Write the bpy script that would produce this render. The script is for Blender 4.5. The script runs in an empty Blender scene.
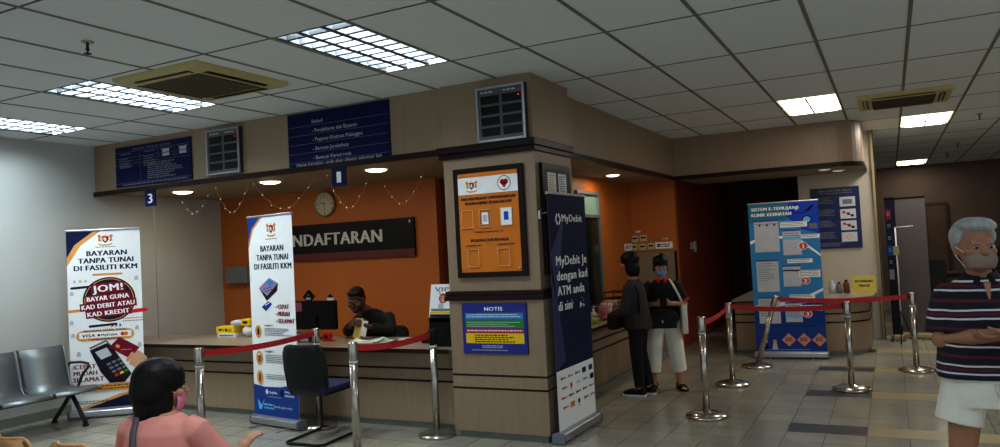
import bpy, bmesh, math, random
from mathutils import Vector, Matrix, Euler
random.seed(7)
PI = math.pi
SC = bpy.context.scene
COL = SC.collection

# ------------------------------------------------------------------ materials
def lin(c):
    return tuple(((v/255)/12.92 if v/255 <= .04045 else ((v/255+.055)/1.055)**2.4) for v in c)
MATS = {}
def mat(name, rgb, rough=.5, metal=0., emit=0., var=.06, scale=8., stretch=None, bump=0., bscale=60., spec=.5, alpha=1., trans=0.):
    if name in MATS: return MATS[name]
    m = bpy.data.materials.new(name); m.use_nodes = True
    nt = m.node_tree; b = nt.nodes['Principled BSDF']
    c = lin(rgb)
    tc = nt.nodes.new('ShaderNodeTexCoord'); mp = nt.nodes.new('ShaderNodeMapping')
    nt.links.new(tc.outputs['Object'], mp.inputs['Vector'])
    if stretch: mp.inputs['Scale'].default_value = stretch
    nz = nt.nodes.new('ShaderNodeTexNoise'); nz.inputs['Scale'].default_value = scale; nz.inputs['Detail'].default_value = 5
    nt.links.new(mp.outputs[0], nz.inputs['Vector'])
    mx = nt.nodes.new('ShaderNodeMix'); mx.data_type = 'RGBA'
    mx.inputs[6].default_value = (*[v*(1-var*2.2) for v in c], 1); mx.inputs[7].default_value = (*[min(1, v*(1+var*2.2)) for v in c], 1)
    nt.links.new(nz.outputs[0], mx.inputs[0]); nt.links.new(mx.outputs[2], b.inputs['Base Color'])
    b.inputs['Roughness'].default_value = rough; b.inputs['Metallic'].default_value = metal
    b.inputs['Specular IOR Level'].default_value = spec
    if emit:
        b.inputs['Emission Color'].default_value = (*c, 1); b.inputs['Emission Strength'].default_value = emit
    if alpha < 1: b.inputs['Alpha'].default_value = alpha
    if trans: b.inputs['Transmission Weight'].default_value = trans
    if bump:
        n2 = nt.nodes.new('ShaderNodeTexNoise'); n2.inputs['Scale'].default_value = bscale
        nt.links.new(tc.outputs['Object'], n2.inputs['Vector'])
        bp = nt.nodes.new('ShaderNodeBump'); bp.inputs['Strength'].default_value = bump; bp.inputs['Distance'].default_value = .01
        nt.links.new(n2.outputs[0], bp.inputs['Height']); nt.links.new(bp.outputs[0], b.inputs['Normal'])
    MATS[name] = m; return m

def brick_mat(name, c1, c2, cm, w, h, mortar, ox, oy, rough, bump=.1, spec=.5):
    m = bpy.data.materials.new(name); m.use_nodes = True
    nt = m.node_tree; b = nt.nodes['Principled BSDF']
    tc = nt.nodes.new('ShaderNodeTexCoord'); mp = nt.nodes.new('ShaderNodeMapping'); mp.inputs['Location'].default_value = (ox, oy, 0)
    br = nt.nodes.new('ShaderNodeTexBrick'); br.offset = 0; br.offset_frequency = 1; br.squash = 1
    nt.links.new(tc.outputs['Object'], mp.inputs['Vector']); nt.links.new(mp.outputs[0], br.inputs['Vector'])
    br.inputs['Scale'].default_value = 1; br.inputs['Brick Width'].default_value = w; br.inputs['Row Height'].default_value = h
    br.inputs['Mortar Size'].default_value = mortar; br.inputs['Mortar Smooth'].default_value = .1; br.inputs['Bias'].default_value = 0
    br.inputs['Color1'].default_value = (*lin(c1), 1); br.inputs['Color2'].default_value = (*lin(c2), 1); br.inputs['Mortar'].default_value = (*lin(cm), 1)
    nz = nt.nodes.new('ShaderNodeTexNoise'); nz.inputs['Scale'].default_value = 2.2; nz.inputs['Detail'].default_value = 8; nz.inputs['Roughness'].default_value = .65
    nt.links.new(tc.outputs['Object'], nz.inputs['Vector'])
    mr = nt.nodes.new('ShaderNodeMapRange'); mr.inputs[1].default_value = .3; mr.inputs[2].default_value = .7; mr.inputs[3].default_value = .82; mr.inputs[4].default_value = 1.12
    nt.links.new(nz.outputs[0], mr.inputs[0])
    mx = nt.nodes.new('ShaderNodeMix'); mx.data_type = 'RGBA'; mx.blend_type = 'MULTIPLY'; mx.inputs[0].default_value = 1
    nt.links.new(br.outputs['Color'], mx.inputs[6]); nt.links.new(mr.outputs[0], mx.inputs[7]); nt.links.new(mx.outputs[2], b.inputs['Base Color'])
    m2 = nt.nodes.new('ShaderNodeMapRange'); m2.inputs[3].default_value = rough*.75; m2.inputs[4].default_value = rough*1.35
    nt.links.new(nz.outputs[0], m2.inputs[0]); nt.links.new(m2.outputs[0], b.inputs['Roughness'])
    bp = nt.nodes.new('ShaderNodeBump'); bp.inputs['Strength'].default_value = bump; bp.inputs['Distance'].default_value = .003; bp.invert = True
    nt.links.new(br.outputs['Fac'], bp.inputs['Height']); nt.links.new(bp.outputs[0], b.inputs['Normal'])
    b.inputs['Specular IOR Level'].default_value = spec
    MATS[name] = m; return m

M = {}
M['wall_cream'] = mat('wall_cream', (184,189,186), .6, var=.05, scale=1.6, bump=.05)
M['wall_pale'] = mat('wall_pale', (190,182,168), .6, var=.05, scale=1.6, bump=.05)
M['wall_brown'] = mat('wall_brown', (104,86,72), .7, var=.08, scale=1.5)
M['wall_dark'] = mat('wall_dark', (78,62,54), .7, var=.1, scale=1.5)
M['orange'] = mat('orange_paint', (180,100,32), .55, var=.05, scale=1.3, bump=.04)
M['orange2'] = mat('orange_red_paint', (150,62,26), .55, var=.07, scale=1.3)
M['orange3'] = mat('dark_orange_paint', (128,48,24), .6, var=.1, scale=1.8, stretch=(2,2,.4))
M['ceil'] = mat('ceiling_tile', (230,238,242), .85, var=.03, scale=40, bump=.25, bscale=220)
M['tbar'] = mat('ceiling_tbar', (118,120,106), .6, var=.05)
M['tbar2'] = mat('ceiling_cross_tee', (84,84,76), .7, var=.05)  # darker grey of the thin cross tees
M['wood'] = mat('laminate_wood', (152,131,107), .42, var=.09, scale=5, stretch=(9,9,.6))
M['wood_dk'] = mat('laminate_wood_shaded', (128,112,92), .45, var=.09, scale=5, stretch=(9,9,.6))
M['soffit'] = mat('soffit_board', (150,136,112), .55, var=.05, scale=3)
M['dark'] = mat('dark_timber_trim', (34,20,17), .35, var=.1, scale=10)
M['top'] = mat('worktop_laminate', (150,138,124), .3, var=.07, scale=20)
M['plinth'] = mat('plinth_grey', (128,134,126), .5, var=.06)
M['steel'] = mat('brushed_steel', (190,184,174), .22, .95, var=.05, scale=30)
M['chrome'] = mat('chrome', (205,205,205), .12, 1, var=.02)
M['alu'] = mat('aluminium', (178,180,184), .35, .8, var=.04)
M['black'] = mat('black_plastic', (14,14,15), .4, var=.1)
M['blackf'] = mat('black_fabric', (17,17,20), .85, var=.15, scale=30)
M['bluef'] = mat('blue_fabric', (24,30,74), .8, var=.1, scale=30)
M['belt'] = mat('red_belt', (190,38,44), .6, var=.06, scale=30)
M['white'] = mat('white_plastic', (225,226,224), .45, var=.02)
M['paper'] = mat('white_paper', (244,247,247), .6, var=.02)
M['navy'] = mat('navy_print', (22,28,66), .45, var=.08)
M['navy2'] = mat('navy_board', (16,24,74), .35, var=.08)
M['royal'] = mat('royal_blue_print', (38,70,146), .45, var=.05)
M['blue'] = mat('blue_print', (36,74,190), .45)
M['sky'] = mat('sky_blue_print', (62,140,196), .45, var=.05, scale=3)
M['sky2'] = mat('light_sky_blue_print', (112,190,238), .45, var=.05)
M['deep'] = mat('deep_blue_print', (28,66,140), .45)
M['gold'] = mat('gold_print', (222,158,88), .45)
M['orangep'] = mat('orange_print', (208,124,44), .4, var=.03)
M['maroon'] = mat('maroon_print', (120,22,44), .45)
M['redp'] = mat('red_print', (206,38,46), .45)
M['greenp'] = mat('green_print', (48,140,52), .45)
M['yellowp'] = mat('yellow_print', (238,202,40), .45)
M['yellowc'] = mat('pale_yellow_card', (226,208,108), .5)
M['salmon'] = mat('salmon_print', (226,160,140), .5)
M['grey'] = mat('grey_print', (120,124,134), .5)
M['lgrey'] = mat('light_grey_print', (196,200,208), .5)
M['ink'] = mat('dark_ink', (30,28,40), .5)
M['silver'] = mat('silver_letters', (205,206,206), .4, .2)
M['mauve'] = mat('mauve_plastic', (150,130,172), .45)
M['brownprint'] = mat('brown_print', (120,74,40), .5)
M['skinprint'] = mat('skin_print', (214,164,132), .5)
M['seatsteel'] = mat('grey_steel_sheet', (132,138,140), .42, .75, var=.07, scale=4)
M['seatframe'] = mat('dark_grey_steel', (58,62,64), .35, .6)
M['tan'] = mat('tan_plastic', (206,156,106), .45, var=.06)
M['accream'] = mat('aged_cream_plastic', (192,180,128), .5, var=.07)
M['grille'] = mat('ac_grille', (84,74,52), .6, var=.1, scale=20)
M['glass'] = mat('dark_glass', (20,30,28), .08, var=.1)
M['louver'] = mat('white_louver', (238,240,236), .35, var=.01)
M['blade'] = mat('parabolic_louver', (96,100,104), .6, var=.02, spec=0)
M['tube'] = mat('lit_tube', (235,244,255), .5, emit=9, var=0)
M['tubew'] = mat('lit_tube_warm', (255,240,220), .5, emit=9, var=0)
M['diff'] = mat('lit_diffuser', (255,236,212), .5, emit=3.2, var=0)
M['down'] = mat('lit_downlight', (255,238,205), .5, emit=6, var=0)
M['bulb'] = mat('fairy_bulb', (250,240,215), .4, emit=.5, var=0)
M['wire'] = mat('pale_wire', (150,140,120), .6)
M['pole_y'] = mat('aged_cream_steel', (156,142,106), .45, var=.08)
M['greyfab'] = mat('grey_vinyl', (86,80,80), .6, var=.06, scale=3)
M['skin_tan'] = mat('skin_tan', (168,120,92), .55, var=.05, scale=12)
M['skin_mid'] = mat('skin_mid', (186,136,106), .55, var=.05, scale=12)
M['skin_dark'] = mat('skin_brown', (84,50,34), .55, var=.05, scale=12)
M['hair_b'] = mat('black_hair', (16,13,13), .45, var=.25, scale=40, stretch=(3,3,.4), bump=.3, bscale=90)
M['hair_g'] = mat('grey_hair', (176,180,180), .55, var=.22, scale=25, stretch=(3,3,.8), bump=.4, bscale=70)
M['pink'] = mat('pink_cotton', (222,150,140), .85, var=.05, scale=14, bump=.12, bscale=18)
M['pinkmask'] = mat('pink_mask', (224,140,176), .7)
M['bluemask'] = mat('blue_mask', (120,168,206), .7)
M['taupemask'] = mat('taupe_mask', (150,130,118), .75)
M['cardigan'] = mat('charcoal_knit', (52,50,50), .9, var=.08, scale=20, bump=.1, bscale=20)
M['blackc'] = mat('black_cotton', (15,14,16), .9, var=.12, scale=14, bump=.12, bscale=16)
M['culotte'] = mat('cream_cotton', (240,238,226), .85, var=.05, scale=10, bump=.15, bscale=14)
M['shorts'] = mat('white_cotton', (236,234,222), .85, var=.04, scale=9, bump=.25, bscale=16)
M['redc'] = mat('red_trim', (190,38,40), .8)
M['canvas'] = mat('cream_canvas', (232,230,216), .85, var=.05)
M['eyewhite'] = mat('eye_white', (170,160,150), .3)
M['lips'] = mat('lips', (120,66,58), .5)
M['clerkshirt'] = mat('dark_shirt', (8,8,10), .85, var=.1, scale=14)
M['greystrap'] = mat('grey_strap', (88,90,96), .7)
M['redplastic'] = mat('red_plastic', (190,30,30), .4)
M['pinkcup'] = mat('dusty_pink_cup', (176,110,120), .5)
M['greenliq'] = mat('green_liquid', (150,190,60), .3)
M['floor'] = brick_mat('floor_tile', (162,160,146), (152,150,137), (98,94,86), .2925, .2925, .0028, .84-.2925*0, -6.49, .17, spec=.5)
M['tile_dk'] = mat('dark_floor_tile', (62,68,70), .3, var=.12)
M['tile_ye'] = mat('yellow_floor_tile', (166,152,114), .3, var=.1)

def stripe_mat():
    m = bpy.data.materials.new('striped_polo_cotton'); m.use_nodes = True
    nt = m.node_tree; b = nt.nodes['Principled BSDF']; b.inputs['Roughness'].default_value = .85
    tc = nt.nodes.new('ShaderNodeTexCoord'); sx = nt.nodes.new('ShaderNodeSeparateXYZ'); nt.links.new(tc.outputs['Object'], sx.inputs[0])
    nz = nt.nodes.new('ShaderNodeTexNoise'); nz.inputs['Scale'].default_value = 5; nt.links.new(tc.outputs['Object'], nz.inputs['Vector'])
    a = nt.nodes.new('ShaderNodeMath'); a.operation = 'MULTIPLY_ADD'; a.inputs[1].default_value = .022; nt.links.new(nz.outputs[0], a.inputs[0]); nt.links.new(sx.outputs[2], a.inputs[2])
    d = nt.nodes.new('ShaderNodeMath'); d.operation = 'DIVIDE'; d.inputs[1].default_value = .128; nt.links.new(a.outputs[0], d.inputs[0])
    f = nt.nodes.new('ShaderNodeMath'); f.operation = 'FRACT'; nt.links.new(d.outputs[0], f.inputs[0])
    r = nt.nodes.new('ShaderNodeValToRGB'); r.color_ramp.interpolation = 'CONSTANT'
    nav = (*lin((20, 20, 38)), 1); wh = (*lin((216, 216, 220)), 1); mr = (*lin((92, 26, 44)), 1)
    el = r.color_ramp.elements; el[0].position = 0; el[0].color = nav; el[1].position = .12; el[1].color = wh
    for p, c in ((.19, nav), (.26, mr), (.36, nav), (.42, wh), (.49, nav), (.74, mr), (.84, nav)):
        e = el.new(p); e.color = c
    nt.links.new(f.outputs[0], r.inputs[0]); nt.links.new(r.outputs[0], b.inputs['Base Color'])
    return m
M['polo'] = stripe_mat()
for k_, m_ in M.items():
    b_ = m_.node_tree.nodes['Principled BSDF']
    if any(q in m_.name for q in ('print', 'board', 'card', 'paper', 'letters', 'ink')): b_.inputs['Roughness'].default_value = .6; b_.inputs['Specular IOR Level'].default_value = .12
    if m_.name in ('black_plastic', 'dark_timber_trim', 'black_hair', 'grey_hair', 'wall_dark'): b_.inputs['Specular IOR Level'].default_value = .2

# ------------------------------------------------------------------ mesh builder
class MB:
    def __init__(s): s.v = []; s.f = []; s.m = []; s.mats = []; s.sm = []
    def mi(s, m):
        m = M[m] if isinstance(m, str) else m
        if m not in s.mats: s.mats.append(m)
        return s.mats.index(m)
    def add(s, vs, fs, m, smooth=False):
        o = len(s.v); s.v += [tuple(v) for v in vs]; k = s.mi(m)
        for f in fs: s.f.append([i+o for i in f]); s.m.append(k); s.sm.append(smooth)
        return s
    def box(s, x0, x1, y0, y1, z0, z1, m, rot=None, c=None):
        vs = [Vector((x, y, z)) for x in (x0, x1) for y in (y0, y1) for z in (z0, z1)]
        if rot is not None:
            c = Vector(c) if c is not None else sum(vs, Vector())/8
            R_ = rot if isinstance(rot, Matrix) else Euler(rot).to_matrix()
            vs = [R_ @ (v-c)+c for v in vs]
        return s.add(vs, [(0,1,3,2),(4,6,7,5),(0,4,5,1),(2,3,7,6),(0,2,6,4),(1,5,7,3)], m)
    def rbox(s, x0, x1, y0, y1, z0, z1, m, r=.01, seg=3, axis='z'):
        # box with rounded vertical edges (or edges along another axis)
        pts = []
        a0, a1, b0, b1 = {'z': (x0,x1,y0,y1), 'y': (x0,x1,z0,z1), 'x': (y0,y1,z0,z1)}[axis]
        for cx, cy, st in ((a1-r,b1-r,0),(a0+r,b1-r,1),(a0+r,b0+r,2),(a1-r,b0+r,3)):
            for k in range(seg+1):
                t = (st+k/seg)*PI/2; pts.append((cx+r*math.cos(t), cy+r*math.sin(t)))
        lo, hi = {'z': (z0,z1), 'y': (y0,y1), 'x': (x0,x1)}[axis]
        def P(p, h): return {'z': (p[0],p[1],h), 'y': (p[0],h,p[1]), 'x': (h,p[0],p[1])}[axis]
        n = len(pts); vs = [P(p, lo) for p in pts]+[P(p, hi) for p in pts]
        fs = [tuple(range(n))[::-1], tuple(range(n, 2*n))]+[(i, (i+1) % n, (i+1) % n+n, i+n) for i in range(n)]
        if axis == 'y': fs = [f[::-1] for f in fs]
        return s.add(vs, fs, m)
    def prism(s, pts, z0, z1, m, P=None):
        P = P or (lambda x, y, z: (x, y, z))
        n = len(pts); vs = [P(*p, z0) for p in pts]+[P(*p, z1) for p in pts]
        return s.add(vs, [tuple(range(n))[::-1], tuple(range(n, 2*n))]+[(i, (i+1) % n, (i+1) % n+n, i+n) for i in range(n)], m)
    def tube(s, pts, r, m, seg=10, closed=False, cap=True):
        pts = [Vector(p) for p in pts]; n = len(pts); rs = r if isinstance(r, (list, tuple)) else [r]*n
        rings = []; prev = None
        for i, p in enumerate(pts):
            if closed: t = pts[(i+1) % n]-pts[i-1]
            else: t = (pts[min(i+1, n-1)]-pts[max(i-1, 0)])
            t.normalize()
            if prev is None:
                a = Vector((0,0,1)) if abs(t.z) < .9 else Vector((1,0,0)); u = t.cross(a).normalized()
            else: u = (prev-t*prev.dot(t)).normalized()
            prev = u; w = t.cross(u)
            rings.append([p+(u*math.cos(2*PI*k/seg)+w*math.sin(2*PI*k/seg))*rs[i] for k in range(seg)])
        vs = [v for rg in rings for v in rg]; fs = []
        for i in range(n if closed else n-1):
            j = (i+1) % n
            for k in range(seg): fs.append((i*seg+k, i*seg+(k+1) % seg, j*seg+(k+1) % seg, j*seg+k))
        if cap and not closed: fs += [tuple(range(seg))[::-1], tuple(range((n-1)*seg, n*seg))]
        return s.add(vs, fs, m, True)
    def lathe(s, prof, c, m, seg=28, rot=None):
        c = Vector(c); vs = []; fs = []
        for r, z in prof:
            for k in range(seg):
                v = Vector((r*math.cos(2*PI*k/seg), r*math.sin(2*PI*k/seg), z))
                if rot is not None: v = rot @ v
                vs.append(v+c)
        for i in range(len(prof)-1):
            for k in range(seg): fs.append((i*seg+k, i*seg+(k+1) % seg, (i+1)*seg+(k+1) % seg, (i+1)*seg+k))
        fs += [tuple(range(seg))[::-1], tuple(range((len(prof)-1)*seg, len(prof)*seg))]
        return s.add(vs, fs, m, True)
    def ell(s, c, r, m, rot=None, nu=16, nv=10):
        c = Vector(c); vs = [Vector((0,0,-1))]; 
        for i in range(1, nv):
            a = -PI/2+PI*i/nv
            for k in range(nu): vs.append(Vector((math.cos(a)*math.cos(2*PI*k/nu), math.cos(a)*math.sin(2*PI*k/nu), math.sin(a))))
        vs.append(Vector((0,0,1))); fs = []
        for k in range(nu): fs.append((0, 1+(k+1) % nu, 1+k)); fs.append((len(vs)-1, 1+(nv-2)*nu+k, 1+(nv-2)*nu+(k+1) % nu))
        for i in range(nv-2):
            for k in range(nu): fs.append((1+i*nu+k, 1+i*nu+(k+1) % nu, 1+(i+1)*nu+(k+1) % nu, 1+(i+1)*nu+k))
        out = []
        for v in vs:
            v = Vector((v.x*r[0], v.y*r[1], v.z*r[2]))
            if rot is not None: v = rot @ v
            out.append(v+c)
        return s.add(out, fs, m, True)
    def build(s, name, parent=None, loc=None, rot=None, bevel=0):
        me = bpy.data.meshes.new(name); me.from_pydata(s.v, [], s.f)
        for m in s.mats: me.materials.append(m)
        me.polygons.foreach_set('material_index', s.m); me.polygons.foreach_set('use_smooth', s.sm)
        me.update()
        o = bpy.data.objects.new(name, me); COL.objects.link(o)
        if parent: o.parent = parent
        if loc: o.location = loc
        if rot: o.rotation_euler = rot
        if bevel:
            b = o.modifiers.new('Bevel', 'BEVEL'); b.width = bevel; b.segments = 2; b.limit_method = 'ANGLE'
        return o

def tag(o, label, cat, group=None):
    o['label'] = label; o['category'] = cat
    if group: o['group'] = group
    return o
def thing(name, label, cat, loc=(0,0,0), rz=0, group=None, rot=None):
    o = bpy.data.objects.new(name, None); COL.objects.link(o); o.location = loc
    o.rotation_euler = rot if rot else (0, 0, rz); o.empty_display_size = .1
    return tag(o, label, cat, group)
def struct(mb, name, parent=None, **k):
    o = mb.build(name, parent, **k); o['kind'] = 'structure'; return o
def dup(root, loc, rz, label, group=None):
    def cp(o, par):
        c = o.copy(); COL.objects.link(c)
        if par: c.parent = par
        for ch in [x for x in bpy.data.objects if x.parent == o]: cp(ch, c)
        return c
    r = cp(root, None); r.location = loc; r.rotation_euler = (0, 0, rz); r['label'] = label
    if group: r['group'] = group
    return r

# ------------------------------------------------------------------ text and flat prints
TC = {}
def text_mesh(t, bold):
    k = (t, bold)
    if k not in TC:
        cu = bpy.data.curves.new('letters', 'FONT'); cu.body = t; cu.size = 1; cu.resolution_u = 2; cu.offset = 0
        if bold: cu.space_character = 1.08
        ob = bpy.data.objects.new('letters', cu); me = ob.to_mesh()
        vs = [(v.co.x, v.co.y) for v in me.vertices]; fs = [tuple(p.vertices) for p in me.polygons]
        ob.to_mesh_clear(); bpy.data.objects.remove(ob); bpy.data.curves.remove(cu)
        TC[k] = (vs, fs)
    return TC[k]
class Print:
    """flat graphics on a sheet: x to the right, z up, the sheet faces local -Y"""
    def __init__(s, mb, y=0.): s.mb = mb; s.y = y; s.n = 0; s.h = 0; s.map = None; s.kx = 1
    def L(s, n=1): s.n += n; return s
    def P(s, x, z):
        x *= s.kx
        if s.map:
            o = s.h-z; m = s.map
            for (a, b), (c, d) in zip(m[:-1], m[1:]):
                if o <= c: break
            z = s.h-(b+(o-a)*(d-b)/(c-a))
        return (x, s.y-.0006*s.n, z)
    def poly(s, pts, m):
        a = sum(pts[i][0]*pts[(i+1) % len(pts)][1]-pts[(i+1) % len(pts)][0]*pts[i][1] for i in range(len(pts)))
        if a < 0: pts = pts[::-1]
        s.mb.add([s.P(*p) for p in pts], [tuple(range(len(pts)))], m); return s
    def rect(s, x0, x1, z0, z1, m, rot=0):
        cx, cz = (x0+x1)/2, (z0+z1)/2; c, d = math.cos(rot), math.sin(rot)
        return s.poly([(cx+(x-cx)*c-(z-cz)*d, cz+(x-cx)*d+(z-cz)*c) for x, z in ((x0,z0),(x1,z0),(x1,z1),(x0,z1))], m)
    def pill(s, x0, x1, z, r, m, rot=0):
        pts = [(x1+r*math.cos(t*PI/8-PI/2), z+r*math.sin(t*PI/8-PI/2)) for t in range(9)]+[(x0+r*math.cos(t*PI/8+PI/2), z+r*math.sin(t*PI/8+PI/2)) for t in range(9)]
        cx = (x0+x1)/2; c, d = math.cos(rot), math.sin(rot)
        return s.poly([(cx+(x-cx)*c-(y-z)*d, z+(x-cx)*d+(y-z)*c) for x, y in pts], m)
    def circ(s, x, z, r, m, rz=None, n=24):
        return s.poly([(x+r*math.cos(2*PI*k/n), z+(rz or r)*math.sin(2*PI*k/n)) for k in range(n)], m)
    def ring(s, x, z, r, w, m, n=28):
        vs = []; fs = []
        for k in range(n):
            a = 2*PI*k/n; vs += [s.P(x+r*math.cos(a), z+r*math.sin(a)), s.P(x+(r-w)*math.cos(a), z+(r-w)*math.sin(a))]
        for k in range(n): a, b = 2*k, 2*((k+1) % n); fs.append((a, b, b+1, a+1))
        s.mb.add(vs, fs, m); return s
    def line(s, x0, z0, x1, z1, w, m):
        d = Vector((x1-x0, z1-z0)); l = d.length or 1e-6; nx, nz = -d.y/l*w/2, d.x/l*w/2
        return s.poly([(x0-nx, z0-nz), (x1-nx, z1-nz), (x1+nx, z1+nz), (x0+nx, z0+nz)], m)
    def text(s, t, x, z, h, m, w=None, bold=True, align='c', rot=0, shear=0):
        """cap height h, baseline z, optional exact width w"""
        vs, fs = text_mesh(t, bold)
        if not vs: return s
        x0 = min(v[0] for v in vs); x1 = max(v[0] for v in vs); k = h/.73; kx = (w/(x1-x0)) if w else k
        W = (x1-x0)*kx; ox = {'c': -W/2, 'l': 0, 'r': -W}[align]; c, d = math.cos(rot), math.sin(rot); out = []
        for vx, vy in vs:
            a = (vx-x0)*kx+ox+shear*vy*k; b = vy*k
            out.append(s.P(x+a*c-b*d, z+a*d+b*c))
        s.mb.add(out, fs, m)
        if bold:
            for q in (-1, 1): s.mb.add([(v[0]+q*h*.062*c, v[1]-.0001*q, v[2]+q*h*.062*d) for v in out], fs, m)
        return s
    def fine(s, x0, x1, z, h, m, rows=1, gap=1.8, ragged=.25, seed=0):
        """lines of print too small to read: rows of short word-length dashes"""
        rn = random.Random(seed+int(z*1000))
        for r in range(rows):
            x = x0; xe = x1-(x1-x0)*ragged*rn.random()
            while x < xe:
                w = h*rn.uniform(1.6, 4.5); s.rect(x, min(x+w, xe), z-r*h*gap-h, z-r*h*gap, m); x += w+h*.8
        return s
    def crest(s, x, z, k):
        """state crest: shield between two rampant tigers, crescent and star over, ribbon under"""
        for sd in (-1, 1):
            s.poly([(x+sd*k*.30, z-k*.30), (x+sd*k*.62, z-k*.22), (x+sd*k*.58, z+k*.10), (x+sd*k*.70, z+k*.36), (x+sd*k*.50, z+k*.50), (x+sd*k*.34, z+k*.30), (x+sd*k*.42, z+k*.05)], 'gold')
            for q in (-.1, .08, .26): s.L().line(x+sd*k*.40, z+k*q, x+sd*k*.60, z+k*(q+.04), k*.035, 'ink'); s.n -= 1
        s.poly([(x-k*.3, z+k*.3), (x+k*.3, z+k*.3), (x+k*.3, z-k*.1), (x, z-k*.42), (x-k*.3, z-k*.1)], 'ink')
        s.L().rect(x-k*.27, x+k*.27, z+k*.16, z+k*.27, 'redp').rect(x-k*.26, x-k*.1, z-k*.1, z+k*.13, 'yellowp').rect(x-k*.08, x+k*.08, z-k*.2, z+k*.13, 'paper').rect(x+k*.1, x+k*.26, z-k*.1, z+k*.13, 'redp').n -= 1
        s.circ(x, z+k*.46, k*.12, 'yellowp').L().circ(x, z+k*.50, k*.085, 'paper'); s.n -= 1
        for a in range(7): s.line(x, z+k*.5, x+k*.1*math.cos(a*PI/3.5), z+k*.5+k*.1*math.sin(a*PI/3.5), k*.03, 'yellowp')
        s.poly([(x-k*.62, z-k*.42), (x-k*.3, z-k*.56), (x+k*.3, z-k*.56), (x+k*.62, z-k*.42), (x+k*.6, z-k*.56), (x+k*.3, z-k*.70), (x-k*.3, z-k*.70), (x-k*.6, z-k*.56)], 'gold')
        return s

# ================================================================== CAMERA
def make_camera():
    yaw, pitch, roll, F = -4.7719e-01, 3.2399e-02, -5.1486e-02, 752.66
    f = Vector((math.sin(yaw)*math.cos(pitch), math.cos(yaw)*math.cos(pitch), math.sin(pitch)))
    r = Vector((math.cos(yaw), -math.sin(yaw), 0)); u = r.cross(f)
    r2 = r*math.cos(roll)+u*math.sin(roll); u2 = -r*math.sin(roll)+u*math.cos(roll)
    cd = bpy.data.cameras.new('camera'); cd.sensor_width = 36; cd.lens = 36*F/1000; cd.clip_start = .05; cd.clip_end = 100
    cam = bpy.data.objects.new('camera', cd); COL.objects.link(cam)
    mt = Matrix((r2, u2, -f)).transposed().to_4x4(); mt.translation = (0, 0, 1.6); cam.matrix_world = mt
    SC.camera = cam
make_camera()

# ================================================================== SETTING
XL, CH = -8.22, 3.03
GX, GY = (.205, .6135), (2.40, 1.235)       # ceiling grid
X0, X1, Y0, Y1 = XL, 6.0, -3.0, 20.3
mb = MB(); mb.box(X0-.1, X1, Y0, Y1, -.1, 0, 'floor')
rows = [6.49+1.4625*k for k in range(-4, 7)]
for y in rows:
    mb.box(-.84, -.255, y, y+.29, 0, .0012, 'tile_dk')
    mb.box(-.252, 2.66, y, y+.29, 0, .001, 'tile_ye')
struct(mb, 'floor')

LIGHTS = [(-10, 1, 'c'), (-13, 1, 'c'), (-6, 1, 'c'), (-2, 5, 'w'), (0, 7, 'w'), (0, 13, 'w'), (3, 3, 'w'), (-5, -1, 'c'), (0, -1, 'c'), (5, 9, 'w')]
cells = {(a, b) for a, b, _ in LIGHTS}
mb = MB()
for i in range(-14, 10):
    for j in range(-5, 15):
        if (i, j) in cells: continue
        x = GX[0]+GX[1]*i; y = GY[0]+GY[1]*j
        xa, xb = max(x, X0), min(x+GX[1], X1)
        if xb <= xa: continue
        mb.add([(xa, y, CH), (xa, y+GY[1], CH), (xb, y+GY[1], CH), (xb, y, CH)], [(0, 1, 2, 3)], 'ceil')
ceiling = struct(mb, 'ceiling')
mb = MB()
for i in range(-13, 10):
    x = GX[0]+GX[1]*i; mb.box(x-.013, x+.013, Y0, Y1, CH-.004, CH+.03, 'tbar')
for j in range(-4, 15):
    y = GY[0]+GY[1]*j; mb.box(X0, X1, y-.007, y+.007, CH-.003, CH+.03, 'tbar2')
g = struct(mb, 'ceiling_grid', ceiling)

struct(MB().box(XL-.12, XL, Y0, 7.6, 0, 3.1, 'wall_cream'), 'wall_left')
struct(MB().box(XL, -4.7, 7.485, 7.6, 0, 2.9, 'orange'), 'wall_reception')
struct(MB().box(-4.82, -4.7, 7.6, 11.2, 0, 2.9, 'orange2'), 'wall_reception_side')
mb = MB()
mb.box(-3.55, -3.43, 6.37, 8.7, 0, 2.6, 'orange').box(-3.55, -3.43, 9.5, 10.92, 0, 2.6, 'orange').box(-3.55, -3.43, 8.7, 9.5, 2.27, 2.6, 'orange')
struct(mb, 'wall_counter_side')
struct(MB().box(-3.55, -2.77, 10.92, 11.04, 0, 2.6, 'orange'), 'wall_counter_end')
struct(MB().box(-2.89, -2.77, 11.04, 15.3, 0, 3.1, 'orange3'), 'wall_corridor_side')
struct(MB().box(-2.9, -1.2, 15.2, 15.3, 0, 3.1, 'wall_dark'), 'wall_corridor_end')
struct(MB().box(-1.2, -.17, 12.2, 15.3, 0, 3.1, 'wall_pale'), 'wall_pillar')
struct(MB().box(-3, X1, 20.2, 20.3, 0, 3.1, 'wall_brown'), 'wall_back')
struct(MB().box(-1.2, -1.08, 15.3, 20.2, 0, 3.1, 'wall_brown'), 'wall_hall_side')
struct(MB().box(X1, X1+.1, 6, Y1, 0, 3.1, 'wall_brown'), 'wall_right')
# soffits
mb = MB(); mb.box(XL, -3.43, 5.66, 7.485, 2.46, 2.5, 'soffit').box(-3.43, -2.74, 6.3, 10.92, 2.46, 2.5, 'soffit')
mb.box(-4.7, -3.43, 7.485, 11, 2.46, 2.5, 'soffit')
struct(mb, 'ceiling_soffit')
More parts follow.
